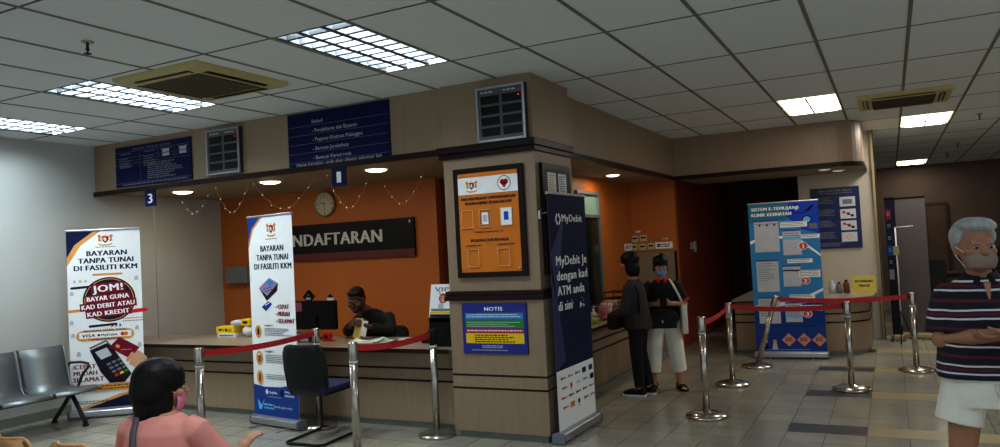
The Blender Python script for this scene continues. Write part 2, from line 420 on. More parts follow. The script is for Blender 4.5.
# bulkhead above the counters, with dark lower edge
def rounded_end(off=0):
    cx, cy, r = -.62, 11.05, .35
    return [(cx+(r+off)*math.cos(a), cy-(r+off)*math.sin(a)) for a in [PI/2*(1-k/8) for k in range(9)]]
mb = MB(); mb.box(XL, -3.43, 5.64, 5.68, 2.49, CH, 'wood').box(XL, -3.43, 5.615, 5.68, 2.44, 2.49, 'dark')
mb.box(-2.74, -2.70, 6.37, 10.7, 2.49, CH, 'wood').box(-2.74, -2.68, 6.37, 10.7, 2.44, 2.49, 'dark')
path = [(-2.70, 10.7)]+rounded_end()+[(-.27, 12.2)]
for a, b in zip(path[:-1], path[1:]):
    mb.add([(a[0], a[1], 2.49), (b[0], b[1], 2.49), (b[0], b[1], CH), (a[0], a[1], CH)], [(0, 1, 2, 3)], 'wood', False)
path2 = [(-2.68, 10.68)]+rounded_end(.02)+[(-.25, 12.2)]
for a, b in zip(path2[:-1], path2[1:]):
    mb.add([(a[0], a[1], 2.43), (b[0], b[1], 2.43), (b[0], b[1], 2.49), (a[0], a[1], 2.49)], [(0, 1, 2, 3)], 'dark', False)
pp = path2+[(-2.68, 12.2)]
mb.add([(p[0], p[1], 2.45) for p in pp], [tuple(range(len(pp)))], 'soffit')
struct(mb, 'wall_bulkhead')
# column
mb = MB()
mb.box(-3.42, -2.55, 5.6, 6.4, 1.2, CH, 'wood')
mb.box(-3.42, -2.53, 5.585, 6.4, 0.06, 1.2, 'wood')
mb.box(-3.39, -2.56, 5.62, 6.38, 0, .07, 'plinth')
column = struct(mb, 'wall_column')
mb = MB(); mb.box(-3.46, -2.52, 5.55, 6.42, 2.43, 2.49, 'dark').box(-3.45, -2.53, 5.57, 6.41, 2.385, 2.43, 'dark')
mb.box(-3.46, -2.51, 5.56, 6.42, 1.165, 1.205, 'dark').box(-3.45, -2.52, 5.572, 6.42, 1.205, 1.245, 'dark')
for z in (.415, .525): mb.box(-3.422, -2.528, 5.581, 6.4, z, z+.018, 'dark')
struct(mb, 'trim_1', column, bevel=.006)
# pillar corner post and skirting
struct(MB().box(-.185, -.155, 12.16, 12.22, 0, CH, 'pole_y').box(-.155, -.145, 12.19, 12.3, 0, CH, 'dark'), 'trim_2')
struct(MB().box(XL, XL+.012, Y0, 5.75, 0, .1, 'plinth'), 'baseboard_left')
# glass door behind the side counter
d = struct(MB().box(-3.45, -3.42, 8.72, 9.48, .02, 1.93, 'glass'), 'door_1')
mb = MB(); 
for y0, y1 in ((8.7, 8.74), (9.46, 9.5)): mb.box(-3.47, -3.4, y0, y1, 0, 2.27, 'alu')
mb.box(-3.47, -3.4, 8.74, 9.46, 2.23, 2.27, 'alu').box(-3.47, -3.4, 8.74, 9.46, 1.93, 1.97, 'alu')
struct(mb, 'door_frame', d)
struct(MB().box(-3.46, -3.44, 8.74, 9.46, 1.97, 2.23, mat('transom_glass', (120,150,140), .15)), 'transom_pane', d)  # pale pane colour stands in for the bright reflection in the transom
struct(MB().box(-3.41, -3.38, 8.8, 8.83, .95, 1.2, 'chrome'), 'door_handle', d)
# far door in the hall
d = struct(MB().box(.43, .78, 20.14, 20.2, 0, 2.08, mat('far_door', (92,68,46), .5, var=.1)).box(.785, 1.14, 20.14, 20.2, 0, 2.08, MATS['far_door']), 'door_2')
struct(MB().box(.37, .43, 20.12, 20.2, 0, 2.14, 'wall_dark').box(1.14, 1.2, 20.12, 20.2, 0, 2.14, 'wall_dark').box(.43, 1.14, 20.12, 20.2, 2.08, 2.14, 'wall_dark'), 'door_frame', d)
struct(MB().tube([(.75, 20.13, 1.0), (.75, 20.07, 1.0), (.64, 20.07, 1.0)], .012, 'chrome'), 'door_handle', d)
# dark doors in the corridor end wall
d = struct(MB().box(-2.5, -1.6, 15.14, 15.2, 0, 2.1, mat('corridor_door', (96,72,60), .5, var=.1)), 'door_3')
struct(MB().tube([(-2.4, 15.13, 1.0), (-2.4, 15.08, 1.0), (-2.28, 15.08, 1.0)], .012, 'steel'), 'door_handle', d)

# ================================================================== LIGHT FITTINGS
def fitting(i, j, kind, label):
    w, l = GX[1], GY[1]; x = GX[0]+w*i; y = GY[0]+l*j
    t = thing('ceiling_light', label, 'ceiling light', (x, y, CH), group='recessed ceiling lights')
    mb = MB(); e = .012
    mb.box(0, w, 0, e, 0, .09, 'louver').box(0, w, l-e, l, 0, .09, 'louver').box(0, e, e, l-e, 0, .09, 'louver').box(w-e, w, e, l-e, 0, .09, 'louver')
    mb.box(0, w, 0, l, .09, .1, 'louver'); mb.build('housing', t)
    n = 3
    if kind == 'c':
        for k in range(n):
            cx = e+(w-2*e)*(k+.5)/n
            MB().tube([(cx, .04, .068), (cx, l-.04, .068)], .013, 'tube', 8).build('lamp_tube', t)
        mb = MB()
        for k in range(n+1):
            cx = e+(w-2*e)*k/n
            mb.prism([(cx-.022, .004), (cx+.022, .004), (cx+.002, .05), (cx-.002, .05)], e, l-e, 'blade', P=lambda a, b, c: (a, c, b))
        m = 10
        for q in range(1, m):
            cy = l*q/m
            mb.prism([(cy-.014, .006), (cy+.014, .006), (cy+.002, .05), (cy-.002, .05)], e, w-e, 'blade', P=lambda a, b, c: (c, a, b))
        mb.build('louver', t)
        pw = 30
    else:
        mb = MB()
        for k in range(2):
            xa = e+(w-2*e)*k/2+.01; xb = e+(w-2*e)*(k+1)/2-.01
            mb.box(xa, xb, e+.01, l-e-.01, .01, .014, 'diff')
        mb.build('diffuser', t)
        mb = MB().box(w/2-.012, w/2+.012, e, l-e, -.02, -.014, 'louver').box(e, w-e, l/2-.008, l/2+.008, -.02, -.014, 'louver'); mb.build('divider', t)
        pw = 22
    ld = bpy.data.lights.new('ceiling_lamp', 'AREA'); ld.shape = 'RECTANGLE'; ld.size = w*.8; ld.size_y = l*.85
    ld.energy = pw*LP.get((i, j), 1)*(2.6 if kind == 'c' else 1.7); ld.color = (.86, .95, 1.0) if kind == 'c' else (1.0, .96, .90)
    lo = bpy.data.objects.new('ceiling_lamp', ld); COL.objects.link(lo); lo.parent = t; lo.location = (w/2, l/2, .086 if kind == 'c' else -.012)
    lo.visible_camera = True
    return t
LP = {}
names = {(-10,1): 'louvred fluorescent ceiling light beside the cream air conditioner at left',
 (-13,1): 'louvred fluorescent ceiling light by the left wall, cut by the photo edge', (-6,1): 'louvred fluorescent ceiling light in front of the service board',
 (-2,5): 'ceiling light just left of the slim cream air conditioner', (0,7): 'bright warm ceiling light beyond the slim cream air conditioner',
 (0,13): 'small distant warm ceiling light near the back wall', (3,3): 'ceiling light overhead to the right, out of the frame',
 (-5,-1): 'ceiling light behind the camera on the left', (0,-1): 'ceiling light behind the camera on the right', (5,9): 'ceiling light over the far right of the hall'}
# the lamp sits just under the fitting so that the louver is not needed to spread it
def fit_all():
    for i, j, k in LIGHTS: fitting(i, j, k, names[(i, j)])
LP.update({(-10,1): 1.3, (-13,1): 1.15, (-6,1): .7, (-2,5): .3, (0,7): 1.2, (0,13): .35, (3,3): 1.2, (-5,-1): .7, (0,-1): .6, (5,9): .3})
fit_all()

def downlight(x, y, label, e=10, z=2.46, k=1., m='down'):
    t = thing('downlight', label, 'downlight', (x, y, z), group='round downlights in the soffit')
    MB().lathe([(.115, -.012), (.13, -.012), (.13, 0), (.105, 0), (.105, -.004)], (0,0,0), 'white', 28).build('trim_ring', t)
    MB().lathe([(.03, -.034), (.07, -.03), (.10, -.02), (.112, -.008)], (0,0,0), m, 28).build('lamp_face', t)
    t.scale = (k, k, k)
    ld = bpy.data.lights.new('downlight_lamp', 'AREA'); ld.shape = 'DISK'; ld.size = .06; ld.energy = e*.6; ld.color = (1, .86, .64)
    lo = bpy.data.objects.new('downlight_lamp', ld); COL.objects.link(lo); lo.parent = t; lo.location = (0, 0, -.04)
downlight(-7.36, 6.15, 'round downlight in the soffit beside the number 3 sign', 9)
downlight(-5.98, 6.15, 'round downlight in the soffit between the number 3 and number 1 signs', 14)
downlight(-4.55, 6.15, 'round downlight in the soffit right of the number 1 sign', 14)
downlight(-3.1, 9.2, 'round downlight in the soffit above the two standing people', 11, 2.46, .75)
downlight(-3.05, 6.9, 'round downlight in the soffit just behind the column', 8)
downlight(-.75, 11.2, 'left downlight under the rounded bulkhead end', 2, 2.45, .7, mat('dim_downlight', (200,190,170), .5, emit=.5, var=0))
downlight(-.6, 11.6, 'right downlight under the rounded bulkhead end', 2, 2.45, .7, mat('dim_downlight', (200,190,170), .5, emit=.5, var=0))

def aircon(cx, cy, w, l, label, slim):
    t = thing('air_conditioner', label, 'air conditioner', (cx, cy, CH), group='ceiling cassette air conditioners')
    mb = MB()
    pr = [(1, -.0), (1, -.022), (.96, -.04), (.6, -.045)]
    for (k0, z0), (k1, z1) in zip(pr[:-1], pr[1:]):
        a = [(-w/2*k0, -l/2*k0, z0), (w/2*k0, -l/2*k0, z0), (w/2*k0, l/2*k0, z0), (-w/2*k0, l/2*k0, z0)]
        b = [(-w/2*k1, -l/2*k1, z1), (w/2*k1, -l/2*k1, z1), (w/2*k1, l/2*k1, z1), (-w/2*k1, l/2*k1, z1)]
        mb.add(a+b, [(q, q+4, (q+1) % 4+4, (q+1) % 4) for q in range(4)], 'accream')
    mb.box(-w/2*.6, w/2*.6, -l/2*.6, l/2*.6, -.045, -.03, 'accream')
    mb.build('housing', t)
    gm = MB(); gw, gl = w*.33, l*.33
    gm.box(-gw, gw, -gl, gl, -.05, -.045, 'grille')
    for q in range(14): y = -gl+2*gl*(q+.5)/14; gm.box(-gw, gw, y-.004, y+.004, -.055, -.05, 'grille')
    gm.build('intake_grille', t)
    for sx, sy in ((0,-1), (0,1), (-1,0), (1,0)):
        m2 = MB()
        if sx == 0:
            m2.box(-w*.32, w*.32, sy*l*.40-.028, sy*l*.40+.028, -.047, -.041, 'black').box(-w*.32, w*.32, sy*l*.40-.005, sy*l*.40+.012, -.056, -.05, 'accream', rot=(.5*sy, 0, 0))
        else:
            m2.box(sx*w*.40-.028, sx*w*.40+.028, -l*.32, l*.32, -.047, -.041, 'black').box(sx*w*.40-.012, sx*w*.40+.005, -l*.32, l*.32, -.056, -.05, 'accream', rot=(0, .5*sx, 0))
        m2.build('air_vane', t)
aircon(-4.7, 4.16, .9, .92, 'cream cassette air conditioner next to the louvred light', False)
aircon(.21, 9.4, .92, .92, 'cream cassette air conditioner in the ceiling at right', True)

def sprinkler(x, y, label):
    t = thing('sprinkler', label, 'sprinkler', (x, y, CH), group='fire sprinklers')
    MB().lathe([(.035, 0), (.038, -.006), (.02, -.014), (.01, -.014)], (0,0,0), 'steel', 16).build('cover_plate', t)
    MB().lathe([(.009, -.012), (.009, -.05), (.014, -.05), (.014, -.056), (.006, -.06), (.006, -.075), (.024, -.078), (.024, -.082), (.003, -.084)], (0,0,0), 'seatframe', 12).build('sprinkler_head', t)
sprinkler(-4.40, 3.0, 'dark fire sprinkler in the ceiling above the benches')
sprinkler(1.12, 11.6, 'nearest fire sprinkler right of the bright warm light')
sprinkler(1.14, 15.4, 'second fire sprinkler along the right hall ceiling')
sprinkler(1.10, 17.5, 'farthest fire sprinkler of the right hall ceiling')

# ================================================================== COUNTERS
def stripes(mb, fn):
    for z in (.425, .535): fn(z, z+.018)
t = thing('reception_counter', 'long beige wood reception counter under the blue service boards', 'counter', (0, 0, 0))
mb = MB().box(XL+.01, -3.43, 5.75, 5.79, .06, .70, 'wood')
stripes(mb, lambda a, b: mb.box(XL+.01, -3.43, 5.746, 5.76, a, b, 'dark')); mb.build('front_panel', t)
MB().box(XL+.01, -3.43, 5.78, 5.82, 0, .06, 'plinth').build('plinth', t)
mb = MB().box(XL+.01, -3.43, 5.56, 6.36, .715, .745, 'top').box(XL+.01, -3.43, 5.55, 5.56, .712, .748, 'dark').box(XL+.01, -3.43, 5.7, 6.3, .70, .715, 'dark'); mb.build('worktop', t)
t = thing('service_counter', 'beige wood service counter on the side passage where two people stand', 'counter', (0, 0, 0))
mb = MB().box(-2.94, -2.90, 6.42, 10.82, .06, .65, 'wood'); stripes(mb, lambda a, b: mb.box(-2.905, -2.896, 6.42, 10.82, a, b, 'dark')); mb.build('front_panel', t)
MB().box(-2.97, -2.93, 6.42, 10.82, 0, .06, 'plinth').build('plinth', t)
MB().box(-3.42, -2.86, 6.42, 10.82, .67, .695, 'top').box(-2.86, -2.85, 6.42, 10.82, .667, .698, 'dark').box(-3.4, -2.95, 6.42, 10.82, .65, .67, 'dark').build('worktop', t)
# triage counter with a rounded end
t = thing('triage_counter', 'rounded beige counter with striped front behind the blue standing banner', 'counter', (0, 0, 0))
def tri(off, ye=12.19):
    cx, cy, r = -.80, 11.02, .50
    return [(-1.93-off*.3, ye), (-1.93-off*.3, 10.52-off)]+[(cx+(r+off)*math.cos(a), cy-(r+off)*math.sin(a)) for a in [PI/2*(1-k/10) for k in range(11)]]+[(-.30+off, ye)]
mb = MB().prism(tri(0)[::1], .06, .70, 'wood')
for z in (.42, .53): mb.prism(tri(.006), z, z+.018, 'dark')
o = mb.build('front_panel', t)
MB().prism(tri(-.03), 0, .06, 'plinth').build('plinth', t)
MB().prism(tri(.07), .715, .74, 'top').prism(tri(.075), .70, .715, 'dark').build('worktop', t)

# ================================================================== BOARDS AND SIGNS
def board(name, label, cat, cx, z, y, w, h, frame='alu', fw=.012, depth=.015, rz=0, face='navy2', axis_x=None, group=None, part='printed_face'):
    t = thing(name, label, cat, (cx, y, z), rz, group)
    mb = MB(); 
    mb.box(-w/2, w/2, -depth+.003, 0, -h/2, h/2, frame)
    mb.build('frame', t)
    mb = MB(); p = Print(mb, -depth+.002); p.rect(-w/2+fw, w/2-fw, -h/2+fw, h/2-fw, face).L()
    return t, mb, p
# schedule board
t, mb, p = board('schedule_board', 'navy schedule board with small table of lines, over the number 3 sign', 'board', -7.2, 2.735, 5.638, 1.24, .46, 'navy2', .001)
p.text('JADUAL WAKTU KLINIK', 0, .178, .024, 'grey', w=.62)
for z in (.165, .10, .065, .03, -.185): p.line(-.61, z, .61, z, .003, 'grey')
for x in (-.2, .1, .36): p.line(x, .165, x, .03, .003, 'grey')
p.line(-.2, .03, -.2, -.185, .003, 'grey')
for x in (-.52, -.12, .14, .42): p.fine(x, x+.18, .15, .013, 'grey', 1, seed=int(x*100))
for k, x in enumerate((-.55, -.14)): p.fine(x, x+.2, .093, .011, 'grey', 5, 2.2, seed=k)
p.fine(-.55, -.3, .01, .012, 'grey', 1); p.fine(-.08, .5, .012, .013, 'grey', 8, 1.8, .5); p.fine(-.5, .55, -.198, .013, 'grey', 1, ragged=0)
for x in (.17, .44): p.rect(x, x+.11, .105, .14, 'lgrey').rect(x, x+.11, .062, .095, 'lgrey')
mb.build('printed_face', t)
# service board
t, mb, p = board('service_board', 'navy service list board above the number 1 sign', 'board', -4.60, 2.74, 5.638, 1.22, .54, 'navy2', .001)
for k, s_ in enumerate(['Rekod', '- Pendaftaran dan Bayaran', '- Pegawai Khidmat Pelanggan', '- Bantuan Jurubahasa', '- Bantuan Kerusi roda']):
    z = .205-k*.088
    p.text(s_, -.30, z-.048, .038, 'lgrey', bold=False, align='l'); p.line(-.605, z-.066, .605, z-.066, .003, 'grey')
p.text('Harap bersabar, anda akan dilayan sebentar lagi', 0, -.248, .034, 'lgrey', w=1.02, bold=False)
mb.build('printed_face', t)
# queue displays
def queue_display(cx, cz, w, h, label, y=5.638):
    t = thing('queue_display', label, 'display', (cx, y, cz), group='queue number displays')
    MB().box(-w/2, w/2, -.045, 0, -h/2, h/2, 'seatframe').build('case', t)
    mb = MB(); f = .018
    for a in ((-w/2, w/2, h/2-f, h/2), (-w/2, w/2, -h/2, -h/2+f), (-w/2, -w/2+f, -h/2+f, h/2-f), (w/2-f, w/2, -h/2+f, h/2-f)): mb.box(a[0], a[1], -.06, -.045, a[2], a[3], 'alu')
    mb.build('frame', t)
    mb = MB(); p = Print(mb, -.046); gm = mat('display_panel', (86,90,94), .5); p.rect(-w/2+f, w/2-f, -h/2+f, h/2-f, gm).L()
    for r in range(4):
        for c in range(2):
            x0 = -w/2+f+.02+c*(w/2-f-.004); z1 = h/2-f-.055-r*(h-.1)/4
            p.rect(x0, x0+w/2-f-.03, z1-(h-.1)/4+.02, z1, 'black')
    for x in (-w*.25, w*.22): p.fine(x-.07, x+.07, h/2-f-.018, .014, 'lgrey')
    p.L().rect(w*.36, w*.39, h/2-.098, h/2-.092, mat('led_red', (255,40,20), .5, emit=3))
    mb.build('number_panel', t)
queue_display(-6.07, 2.745, .47, .47, 'silver framed queue number display right of the schedule board')
queue_display(-2.81, 2.72, .45, .46, 'silver framed queue number display on the column', 5.598)
# hanging number signs
for n, x in (('3', -7.24), ('1', -4.59)):
    t = thing('counter_number_sign', 'navy hanging sign with white number %s under the bulkhead' % n, 'sign', (x, 5.62, 2.44), group='hanging counter number signs')
    MB().box(-.085, .085, -.006, .006, -.18, 0, 'navy2').build('plate', t)
    mb = MB(); p = Print(mb, -.0065); p.text(n, 0, -.145, .11, 'paper', w=.04 if n == '1' else .065); mb.build('numeral', t)
    MB().box(-.06, -.055, -.002, .002, 0, .02, 'wire').box(.055, .06, -.002, .002, 0, .02, 'wire').build('hanger', t)
MB_c = MB().tube([(-7.62, 5.95, 2.46), (-7.615, 5.95, 1.6), (-7.61, 5.95, .75)], .003, 'grey', 6)
tag(MB_c.build('cable'), 'thin grey cable dropping from soffit to counter below number 3', 'cable')
# registration sign
t, mb, p = board('registration_sign', 'long black PENDAFTARAN wall sign with red lower band', 'sign', -6.20, 1.79, 7.48, 2.40, .46, 'black', .001, .04, face='black')
p.rect(-1.2, 1.2, -.228, -.14, mat('dark_red_band', (92,18,22), .4)); p.L().text('PENDAFTARAN', .73, -.04, .16, 'silver', w=1.66, align='r')
p.rect(1.135, 1.155, .17, .2, 'paper')
mb.build('lettering', t)
t, mb, p = board('wall_sign', 'dark sign with red lower band on the side wall next to the column', 'sign', -4.69, 1.78, 8.15, .62, .46, 'black', .001, .03, PI/2, face='black')
p.rect(-.3, .3, -.228, -.14, MATS['dark_red_band']); mb.build('printed_face', t)
# wall clock
t = thing('wall_clock', 'round wall clock with pale face on the orange wall', 'clock', (-6.34, 7.48, 2.27))
RY = Euler((PI/2, 0, 0)).to_matrix()
MB().lathe([(.155, 0), (.165, .02), (.16, .04), (.145, .045), (.14, .03), (.0, .03)], (0,0,0), mat('gold_rim', (150,128,84), .35, .5), 32, RY).build('rim', t)
mb = MB(); p = Print(mb, -.033); p.circ(0, 0, .14, mat('clock_dial', (196,190,164), .5), n=36).L()
for k in range(12):
    a = k*PI/6; p.line(.105*math.sin(a), .105*math.cos(a), .128*math.sin(a), .128*math.cos(a), .012 if k % 3 == 0 else .007, 'ink')
p.ring(0, 0, .085, .006, 'gold'); mb.build('dial', t)
mb = MB(); p = Print(mb, -.036); p.line(0, 0, -.06, .02, .009, 'ink').line(0, 0, .004, -.095, .006, 'ink').circ(0, 0, .01, 'ink'); mb.build('hands', t)
# switch box on the orange wall
t = thing('switch_box', 'grey metal box on the orange wall left of the slim banner', 'box', (-7.88, 7.485, 1.42))
MB().rbox(-.2, .2, -.1, 0, -.11, .11, 'grey', .02).build('case', t); MB().box(-.18, .18, -.105, -.1, -.09, .09, mat('box_lid', (112,116,114), .5)).build('lid', t)

# column boards
t, mb, p = board('notice_board', 'orange customer help board with crest and heart logo on the column', 'board', -2.98, 1.825, 5.597, .66, .93, 'dark', .045, .035, face='orangep', part='poster')
p.rect(-.285, .285, .24, .385, 'paper').L(); p.crest(-.15, .315, .085); p.circ(.16, .315, .062, 'ink').L().circ(.16, .315, .056, 'paper').L()
p.circ(.145, .325, .022, 'redp').circ(.177, .325, .022, 'redp').poly([(.124,.32),(.198,.32),(.161,.272)], 'redp').L()
p.rect(-.285, .285, .385, .408, 'orangep')
p.text('ANDA ADA MASALAH ? DAPATKAN BANTUAN', 0, .19, .026, 'ink', w=.52); p.text('PEGAWAI KHIDMAT PELANGGAN KAMI', 0, .15, .026, 'ink', w=.44)
p.text('HUBUNGI TALIAN DI EXT. 107', 0, -.09, .014, 'ink', w=.27); p.text('PEGAWAI JURUBAHASA', 0, -.165, .026, 'ink', w=.36)
p.text('JURUBAHASA CINA', -.155, -.2, .012, 'ink', w=.16); p.text('JURUBAHASA TAMIL', .155, -.2, .012, 'ink', w=.16)
mb.build('poster', t)
for x, z, k in ((-.2, .03, 0), (-.03, .03, 1), (.17, .035, 2), (-.16, -.30, 0), (.13, -.30, 0)):
    mb = MB(); p = Print(mb, -.042)
    gm = mat('holder_clear', (226,146,70), .1)
    w, h = (.055, .075)
    for a, b, c, d_ in ((-w, w, h-.004, h), (-w, w, -h, -h+.004), (-w, -w+.004, -h, h), (w-.004, w, -h, h)): mb.box(x+a, x+b, -.046, -.036, z+c, z+d_, mat('clear_plastic', (236,196,150), .15))
    if k: p.rect(x-.032 if k == 1 else x-.052, x+.03 if k == 1 else x+.052, z-.05 if k == 1 else z-.07, z+.05 if k == 1 else z+.075, 'paper').L().rect(x-.022, x+.02, z+(-.03 if k == 1 else -.03), z+(.028 if k == 1 else .04), 'lgrey' if k == 1 else 'blue')
    mb.build('card_holder', t)
mb = MB()
for sx in (-1, 1):
    for sz in (-1, 1): mb.ell((sx*.27, -.036, sz*.395), (.009, .006, .009), 'chrome', nu=8, nv=6)
mb.build('fixing_screw', t)
t, mb, p = board('notice_board', 'narrow dark framed board with two white sheets on the side of the column', 'board', -2.548, 1.825, 5.98, .60, .93, 'dark', .05, .035, PI/2, face=mat('grey_felt', (96,88,80), .8))
for x in (-.12, .11): p.rect(x-.09, x+.09, .14, .39, 'paper').L().fine(x-.07, x+.07, .37, .009, 'gold' if x < 0 else 'grey', 10, 2.3, .3).n -= 1
mb.build('sheets', t)
t, mb, p = board('notice_sign', 'blue NOTIS sign with cyan, green, red and yellow bands on the column', 'sign', -2.985, .93, 5.58, .61, .42, 'navy2', .002, .012, face=mat('notice_blue', (26,44,140), .4))
p.text('NOTIS', 0, .148, .034, 'paper', w=.17)
for z0, z1, m in ((.075, .13, 'sky'), (.005, .07, 'greenp'), (-.035, -.002, 'redp'), (-.125, -.04, 'yellowp')):
    p.rect(-.275, .275, z0, z1, m)
p.L(); p.fine(-.26, .26, .118, .006, 'paper', 2, 2.8, .1); p.fine(-.26, .26, .055, .006, 'lgrey', 3, 2.8, .3); p.fine(-.26, .26, -.014, .008, 'paper', 1, ragged=0)
p.fine(-.19, .20, -.052, .009, 'ink', 4, 2.0, .2); p.fine(-.12, .12, -.14, .008, 'lgrey', 2, 1.8); p.fine(-.22, .22, -.178, .006, 'lgrey', 1)
mb.build('printed_face', t)
t = thing('wall_bracket', 'small steel bracket with a rod on the column corner', 'bracket', (-2.548, 5.63, 1.86))
MB().box(0, .02, -.02, .02, -.04, .03, 'steel').build('plate', t); MB().tube([(.02, 0, 0), (.06, .0, .01), (.07, .16, -.04)], .006, 'steel', 8).build('rod', t)

# ------------------------------------------------------------------ roll-up banners
def rollup(name, label, L, R_, h, fn, w=.82, lean=0., base='alu', cap='alu'):
    L = Vector((*L, 0)); R_ = Vector((*R_, 0)); c = (L+R_)/2; d = R_-L
    t = thing('rollup_banner', label, 'banner', c, math.atan2(d.y, d.x)); w = d.length if w is None else w
    mb = MB(); mb.rbox(-w/2-.015, w/2+.015, -.05, .05, .012, .085, base, .02, 3, 'x'); mb.box(-w/2, w/2, -.008, .008, .08, .095, base); mb.build('base_cassette', t)
    for sx in (-1, 1):
        MB().rbox(sx*(w/2+.015)-.012, sx*(w/2+.015)+.012, -.055, .055, .008, .09, 'grey', .02, 3, 'x').build('end_cap', t)
        MB().box(sx*w*.3-.012, sx*w*.3+.012, -.17, .17, 0, .010, base).build('foot', t)
    MB().tube([(0, .03, .06), (0, .03, h-.01)], .009, 'alu', 8).build('support_pole', t)
    mb = MB(); mb.add([(-w/2, 0, .09), (w/2, 0, .09), (w/2, lean, h), (-w/2, lean, h)], [(3, 2, 1, 0)], 'lgrey')
    p = Print(mb, -.001); fn(p, w/2, .09, h); mb.build('banner_sheet', t)
    MB().rbox(-w/2-.005, w/2+.005, -.01, .01, h-.012, h+.01, cap, .006, 2, 'x').build('top_rail', t)
    return t
def jom(p, a, z0, h):
    p.rect(-a, a, z0, h, 'paper').L(); p.h = h; p.map = [(0,0),(1.30,1.19),(1.75,1.67),(1.97,1.97)]
    p.poly([(-a, h), (-a+.36, h), (-a+.14, h-.18), (-a, h-.42)], 'gold').L().poly([(-a, h), (-a+.29, h), (-a+.08, h-.17), (-a, h-.32)], 'navy')
    p.crest(.02, h-.11, .115); p.fine(-.08, .12, h-.2, .008, 'grey', 1, ragged=0)
    nv = 'navy'
    p.text('BAYARAN', .03, h-.305, .062, nv, w=.40); p.text('TANPA TUNAI', .02, h-.39, .062, nv, w=.55); p.text('DI FASILITI KKM', .015, h-.475, .062, nv, w=.63)
    p.pill(-.11, .17, h-.53, .012, 'gold').pill(-.33, -.05, h-.67, .014, nv, .05).pill(-.36, -.1, h-.94, .016, 'gold', .06).pill(-.16, .1, h-1.13, .014, nv, .05).pill(.12, .4, h-.985, .022, 'redp', .08)
    for k in range(3):
        for q in (0, 1): p.line(-.31+k*.055, h-.6+(.014 if q else -.014), -.29+k*.055, h-.6, .01, 'gold')
        for q in (0, 1): p.line(.05+k*.04, h-1.14+(.016 if q else -.016), .07+k*.04, h-1.14, .011, nv)
    for k in range(10): p.rect(.17+k*.022, .183+k*.022, h-1.07, h-1.058, 'redp').rect(.17+k*.022, .183+k*.022, h-1.10, h-1.09, nv)
    p.L().circ(.04, h-.83, .265, 'ink', n=40).L().ring(.04, h-.83, .248, .008, 'gold', 40).L()
    for s_, z, hh, w in (('JOM!', -.73, .085, .30), ('BAYAR GUNA', -.83, .055, .42), ('KAD DEBIT ATAU', -.92, .055, .53), ('KAD KREDIT', -1.01, .055, .42)):
        p.rect(.03-w/2-.02, .03+w/2+.02, h+z-.018, h+z+hh+.016, 'maroon', .07)
    p.L()
    for s_, z, hh, w in (('JOM!', -.73, .085, .30), ('BAYAR GUNA', -.83, .055, .42), ('KAD DEBIT ATAU', -.92, .055, .53), ('KAD KREDIT', -1.01, .055, .42)):
        p.text(s_, .03, h+z, hh, 'paper', w=w, rot=.07)
    for x, z in ((.32, -.58), (-.33, -.73), (-.34, -1.07), (.31, -1.17), (-.33, -1.22), (.33, -1.36), (-.28, -1.42), (-.33, -1.55), (.13, -1.74)):
        p.circ(x, h+z, .016, 'lgrey').rect(x-.02, x+.02, h+z-.035, h+z-.005, 'lgrey')
    p.pill(-.24, .22, h-1.245, .06, 'gold').L().rect(-.27, .25, h-1.275, h-1.205, 'paper').L()
    p.text('BAYARAN TANPA TUNAI', -.01, h-1.197, .022, 'ink', w=.42); p.text('VISA', -.18, h-1.26, .036, 'navy', w=.13, shear=.2); p.text('MyDebit', .03, h-1.257, .028, 'navy', w=.16)
    p.circ(-.075, h-1.244, .014, 'navy'); p.circ(.165, h-1.243, .023, 'redp').L().circ(.195, h-1.243, .023, 'orangep'); p.fine(-.18, .16, h-1.285, .010, 'ink', 1, ragged=0)
    p.text('CEPAT', -.22, h-1.58, .045, 'maroon', w=.21).text('MUDAH', -.22, h-1.645, .045, 'maroon', w=.23).text('SELAMAT', -.19, h-1.71, .045, 'maroon', w=.30)
    # card terminal
    p.L().poly([(-.17, h-1.40), (.02, h-1.33), (.24, h-1.66), (.17, h-1.74), (.02, h-1.74), (-.07, h-1.62)], 'ink').L()
    p.poly([(-.12, h-1.42), (.0, h-1.38), (.05, h-1.46), (-.06, h-1.50)], 'lgrey').line(-.17, h-1.38, .0, h-1.31, .018, 'grey').line(.0, h-1.31, .02, h-1.35, .015, 'grey')
    for r in range(4):
        for c in range(3):
            x = -.01+c*.052+r*.025; z = h-1.545-r*.038+c*.020; p.poly([(x, z), (x+.038, z+.014), (x+.05, z-.008), (x+.012, z-.022)], ('grey', 'grey', 'grey', ('redp', 'yellowp', 'greenp')[c])[r])
    p.L().poly([(.22, h-1.56), (.30, h-1.62), (.40, h-1.66), (.40, h-1.50), (.33, h-1.44), (.26, h-1.42)], 'skinprint').L()
    p.poly([(.02, h-1.38), (.13, h-1.28), (.33, h-1.40), (.23, h-1.51)], 'maroon').L().rect(.09, .13, h-1.39, h-1.36, 'gold', -.5).fine(.14, .26, h-1.41, .008, 'gold')
    p.pill(.19, .27, h-1.49, .016, 'skinprint', .9)
    p.poly([(-a+.02, h-1.74), (a, h-1.745), (a, h-1.80), (-a+.02, h-1.80)], 'gold').L().fine(-.33, .36, h-1.757, .011, 'brownprint', 2, 1.9, .1)
    p.L().poly([(a, z0), (-.30, z0), (.12, h-1.83), (a, h-1.80)], 'gold').L().poly([(a, z0), (-.22, z0), (.16, h-1.845), (a, h-1.82)], 'navy')
    p.fine(-.3, -.1, h-1.87, .008, 'grey', 2); p.text('moh.gov.my', -.02, h-1.885, .018, 'navy', w=.16)
rollup('b', 'white cashless payment banner with dark JOM! circle, beside the steel bench', (-7.86, 5.07), (-7.33, 5.50), 2.02, jom, w=.74)
